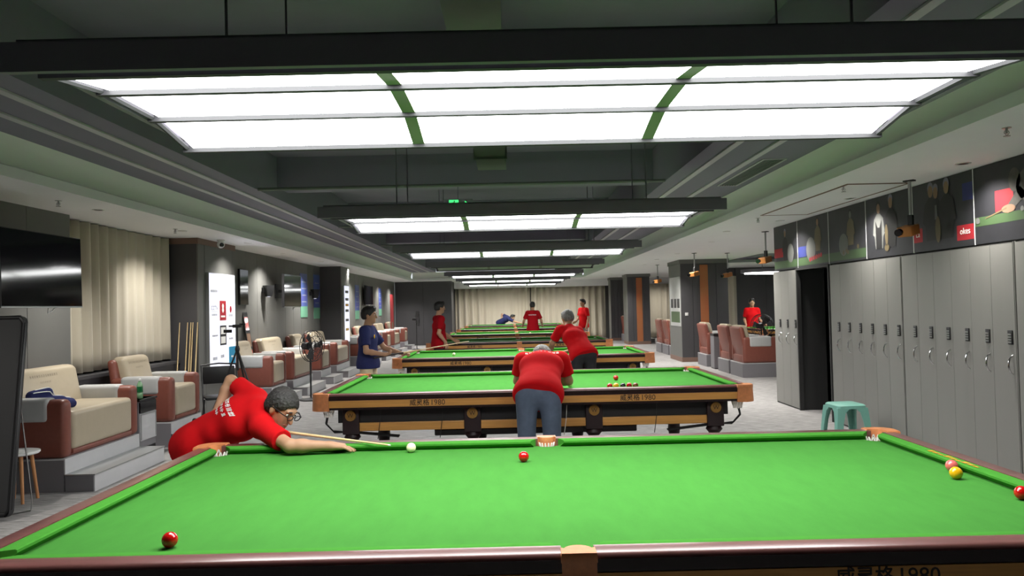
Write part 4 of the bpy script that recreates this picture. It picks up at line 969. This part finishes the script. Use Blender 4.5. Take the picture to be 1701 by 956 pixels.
    hm_ = K.mesh(max(.006, h*.7), 'hair'); nv = len(hm_.vertices); co = np.zeros(nv*3, np.float32); no = np.zeros(nv*3, np.float32)
    hm_.vertices.foreach_get('co', co); hm_.vertices.foreach_get('normal', no); co = co.reshape(-1, 3)+no.reshape(-1, 3)*RNG.uniform(-.003, .004, (nv, 1)); hm_.vertices.foreach_set('co', co.astype(np.float32).ravel())
    link('hair', hm_, hair, t, 'all')
    for q in (-1, 1):
        M3 = Matrix([list(r), list(f), list(u)]).transposed().to_4x4()
        e = MB().ball((0, 0, 0), (.013*s, .006*s, .007*s), 10, 8).xf(M3); e.build('eye', 'eye_white', t, 'all', tuple(H(q*.032, .083, .008)))
        e = MB().ball((0, 0, 0), (.006*s, .004*s, .006*s), 8, 6).xf(M3); e.build('pupil', 'eye_dark', t, 'all', tuple(H(q*.032, .0885, .008)))
        e = MB().ball((0, 0, 0), (.019*s, .006*s, .004*s), 8, 6).xf(M3); e.build('eyebrow', 'hair_black', t, 'all', tuple(H(q*.032, .094, .033)))
        MB().rbox(-.045, .045, -.11, .14, 0, .075, .025, 3).xf(Matrix.Rotation(math.atan2(-J['toe'][0], J['toe'][1]), 4, 'Z')).build('shoe', 'black_plastic', t, True, (g['an'+'LR'[(q+1)//2]][0], g['an'+'LR'[(q+1)//2]][1], 0))
    MB().ball((0, 0, 0), (.024*s, .008*s, .006*s), 10, 6).xf(M3).build('mouth', 'lip', t, 'all', tuple(H(0, .082, -.062)))
    if glasses:
        gl = MB()
        for q in (-1, 1):
            gl.tube([tuple(H(q*.032+.023*math.cos(a), .112, .004+.017*math.sin(a))) for a in [2*PI*i/18 for i in range(18)]], .0028, 5, True)
            gl.tube([tuple(H(q*.06, .112, .012)), tuple(H(q*.078, .08, .012)), tuple(H(q*.084, .0, .012)), tuple(H(q*.08, -.03, -.005))], .0032, 5)
        gl.tube([tuple(H(-.009, .113, .01)), tuple(H(.009, .113, .01))], .0028, 5); gl.build('glasses', 'black_plastic', t, True)
    return t, so
def legs(pel, face, sp=.09, hz=.0, foot=None, wid=.16, back=0.):
    """hips, knees and ankles for somebody whose feet stand below the pelvis"""
    f = nrm(V(face[0], face[1], 0)); r = V(f[1], -f[0], 0); p = V(*pel); o = {}
    c = V(p[0], p[1], 0)-f*back if foot is None else V(*foot, 0)
    for L, q in (('L', -1), ('R', 1)):
        o['hip'+L] = p+r*q*sp-V(0, 0, .03); o['an'+L] = c+r*q*wid*.75+V(0, 0, .07); k = (o['hip'+L]+o['an'+L])/2+f*.02; o['kn'+L] = k
    o['toe'] = (f[0], f[1], 0); return o
def stand(x, y, H, face, arms=None, lean=0.):
    """upright figure of height H facing (fx, fy)"""
    f = nrm(V(face[0], face[1], 0)); r = V(f[1], -f[0], 0); k = H/1.72; b = V(x, y, 0); z = lambda q: V(0, 0, q*k)
    J = dict(pel=b+z(.92), chest=b+z(1.24)+f*.0+f*lean*.6, neck=b+z(1.45)+f*(lean), head=b+z(1.605)+f*(.03+lean*1.2), face=f, up=V(0, 0, 1), shL=b+z(1.38)-r*.165*k+f*lean*.9, shR=b+z(1.38)+r*.165*k+f*lean*.9)
    for L, q in (('L', -1), ('R', 1)):
        J['el'+L] = b+z(1.1)+r*q*.22*k-f*.02; J['wr'+L] = b+z(.86)+r*q*.22*k+f*.06; J['ha'+L] = b+z(.76)+r*q*.22*k+f*.1; J['n'+L] = -r*q
    J.update(legs(J['pel'], f)); 
    if arms: J.update(arms)
    return J
def cue(label, tip, butt, group='cues in the players\' hands'):
    a, b = Vector(tip), Vector(butt); d = (b-a); t = thing('snooker_cue', label, 'cue', tuple(b), 0, group); a -= b; o = Vector((0, 0, 0)); d = d.normalized()
    MB().cyl(a+d*.012, -d*.45, .0048, .0105, 12).build('shaft', 'cue_wood', t, True); MB().cyl(-d*.45, -d*.012, .0105, .0145, 12).build('butt', 'cue_butt', t, True); MB().cyl(a, a+d*.012, .0045, .0048, 10).build('tip', 'white_plastic', t); MB().cyl(-d*.012, o, .0148, .0148, 10).build('bumper', 'rubber', t)
def decal(so, rows, o, ux, vy, d, par, name='shirt_print', m='white_print'):
    me = so.data; bv = BVHTree.FromPolygons([v.co[:] for v in me.vertices], [p.vertices[:] for p in me.polygons]); mb = MB(); o, ux, vy, d = Vector(o), Vector(ux), Vector(vy), Vector(d)
    for a, b, w, hh in rows:
        pts = []
        for p, q in ((a, b), (a+w, b), (a+w, b+hh), (a, b+hh)):
            hit = bv.ray_cast(o+ux*p+vy*q-d*.6, d)
            if hit[0] is None: break
            pts.append(hit[0]-d*.004)
        if len(pts) == 4: mb.add(pts, [(0, 1, 2, 3)])
    if mb.f: mb.build(name, m, par)
def glyph_rows(n, x0, y0, sz, rg, gap=.012):
    out = []
    for k in range(n):
        x = x0+k*(sz+gap)
        for _ in range(5):
            if rg.random() < .5: out.append((x, y0+rg.random()*sz*.8, sz, sz*.16))
            else: out.append((x+rg.random()*sz*.8, y0, sz*.16, sz))
    return out

# boy leaning over the corner of the first table
BOY = dict(pel=(-1.85, 4.66, .84), chest=(-1.61, 4.54, .98), neck=(-1.425, 4.44, 1.02), head=(-1.315, 4.385, 1.05), face=(.74, -.42, -.52), up=(.50, -.10, .86),
    shR=(-1.41, 4.32, .955), elR=(-1.20, 4.13, .882), wrR=(-.99, 4.15, .874), haR=(-.84, 4.19, .856), nR=(0, -.05, 1), curlR=.12,
    shL=(-1.545, 4.62, 1.085), elL=(-1.735, 4.74, 1.185), wrL=(-1.80, 4.655, .995), haL=(-1.81, 4.60, .90), nL=(.3, .9, 0), curlL=1.1)
BOY.update(legs(BOY['pel'], (.9, -.42), foot=(-1.96, 4.80)))
pb, sb = person('boy in glasses and red polo shirt leaning low over the table corner', BOY, glasses=True, h=.0065, s=.93, hair='hair_short', hem=.15, quiff=False, drape=.08)
rg = random.Random(3)
ux = nrm(V(*BOY['shR'])-V(*BOY['shL'])); vy = nrm(V(*BOY['neck'])-V(*BOY['pel'])); nn = np.cross(ux, vy)
bo = V(-1.63, 4.55, 1.0)-V(-1.85, 4.66, 0)
decal(sb, glyph_rows(7, -.15, .01, .034, rg, .006)+glyph_rows(6, -.10, -.04, .03, rg, .006)+glyph_rows(3, -.02, -.085, .026, rg, .006), bo, ux, vy, -nn if nn[2] > 0 else nn, pb)
cue('pale cue of the boy in glasses, aimed at the white ball', (-.66, 4.135, .872), (-1.93, 4.65, .957))
# man in jeans, back to the camera
MJ = dict(pel=(.225, 6.36, .88), chest=(.265, 6.62, 1.075), neck=(.285, 6.92, 1.11), head=(.29, 7.05, 1.105), face=(0, .92, -.25), up=(0, .25, .95),
    shR=(.46, 6.83, 1.115), elR=(.515, 6.86, .925), wrR=(.40, 7.02, .905), haR=(.33, 7.1, .90), nR=(0, 0, 1), curlR=.8, shL=(.10, 6.83, 1.115), elL=(.06, 6.86, .935), wrL=(.14, 7.07, .905), haL=(.2, 7.16, .89), nL=(0, 0, 1), curlL=.3)
MJ.update(legs(MJ['pel'], (0, 1), sp=.10, wid=.15)); pj, sj = person('man in red shirt and blue jeans bending over the table, back turned', MJ, pants='jeans', hair='hair_grey', h=.009, s=1.06, hem=.06)
decal(sj, glyph_rows(9, -.15, 0, .026, random.Random(4), .008), V(.28, 6.70, 1.3)-V(.225, 6.36, 0), (1, 0, 0), (0, .94, .34), (0, .5, -.86), pj)
# man in black trousers
MK = dict(pel=(1.03, 10.78, .90), chest=(.93, 10.98, 1.13), neck=(.86, 11.16, 1.29), head=(.85, 11.24, 1.40), face=(-.3, .85, -.35), up=(-.05, .3, .95),
    shR=(1.01, 11.16, 1.21), elR=(1.02, 11.36, .98), wrR=(.85, 11.5, .90), haR=(.75, 11.56, .89), nR=(0, 0, 1), shL=(.72, 11.06, 1.24), elL=(.61, 11.14, 1.05), wrL=(.60, 11.34, .905), haL=(.6, 11.45, .88), nL=(0, 0, 1))
MK.update(legs(MK['pel'], (-.3, .95), sp=.1)); pk_, sk = person('person in red shirt and black striped trousers bending over the table', MK, hair='hair_grey', h=.010, s=1.04, hem=.06)
st = MB(); st.tube([(-.2, -.03, .82), (-.19, -.02, .6), (-.17, -.02, .3)], .007, 5); st.tube([(-.19, -.06, .82), (-.18, -.05, .6), (-.16, -.04, .3)], .007, 5); st.build('trouser_stripe', 'white_print', pk_)
# man in navy polo shirt
MN = stand(-1.99, 10.68, 1.63, (.95, -.12), dict(elR=(-1.97, 10.44, 1.03), wrR=(-1.72, 10.45, .985), haR=(-1.62, 10.5, 1.0), nR=(0, -.3, -1), curlR=1.1, elL=(-1.80, 10.92, 1.05), wrL=(-1.52, 10.84, .965), haL=(-1.42, 10.78, .985), nL=(0, 0, 1), curlL=.9))
pn, sn = person('man in navy polo shirt and beige shorts holding a cue', MN, shirt='navy_shirt', pants='beige_cloth', h=.0095, s=1.0, short=True, hem=.085)
cue('cue held across the table by the man in navy polo', (-.61, 11.3, 1.10), (-1.86, 10.4, .945))
MB().ball((0, 0, 0), (.008, .03, .03), 12, 8).build('chest_badge', 'ball_yellow', pn, 'all', (.115, -.12, 1.23))
# far people
MR = stand(-1.42, 15.25, 1.72, (.8, .35), dict(wrR=(-1.28, 15.05, .93), elR=(-1.40, 15.02, 1.1), elL=(-1.36, 15.5, 1.1), wrL=(-1.14, 15.62, .93), haL=(-1.05, 15.66, .90)))
person('man in dark red polo standing beside the table under the unlit lamp', MR, shirt='red_dark_shirt', h=.011)
MC = stand(.72, 23.95, 1.72, (.05, 1), dict(elL=(.44, 24.05, 1.12), wrL=(.42, 24.5, .98), haL=(.42, 24.75, .93), elR=(1.0, 24.05, 1.12), wrR=(1.03, 24.5, .98), haR=(1.03, 24.75, .93)), .06)
pc, sc = person('man in red shirt seen from behind with hands on a far table', MC, shirt='red_dark_shirt', h=.012)
decal(sc, glyph_rows(6, -.13, 0, .03, random.Random(6), .012), (0.0, 0, 1.3), (1, 0, 0), (0, 0, 1), (0, 1, 0), pc)
ME = stand(2.46, 25.4, 1.78, (-.75, -.5), dict(elR=(2.3, 25.5, 1.15), wrR=(2.2, 25.3, 1.05), haR=(2.1, 25.25, 1.0)))
person('boy in red shirt and grey trousers standing at the end of a far table', ME, pants='grey_cloth', h=.012)
MV = dict(pel=(-.38, 32.1, .92), chest=(-.16, 31.95, 1.06), neck=(.02, 31.85, 1.1), head=(.12, 31.78, 1.13), face=(.75, -.6, -.2), up=(.2, 0, .97), shR=(-.02, 31.68, 1.06), elR=(.22, 31.55, .95), wrR=(.45, 31.4, .90), haR=(.55, 31.35, .89), nR=(0, 0, 1),
    shL=(-.1, 32.0, 1.15), elL=(-.32, 32.1, 1.27), wrL=(-.36, 32.0, 1.04), haL=(-.36, 31.95, .95))
MV.update(legs(MV['pel'], (.8, -.6))); person('player in navy shirt leaning over the last table by the curtain', MV, shirt='navy_shirt', h=.012)
MS = stand(6.98, 21.95, 1.66, (-.1, -1), dict(wrR=(6.72, 21.7, .93), haR=(6.70, 21.55, .89), wrL=(7.22, 21.7, .93), haL=(7.24, 21.55, .89)))
person('boy in red polo shirt standing behind the side-room table', MS, h=.012)
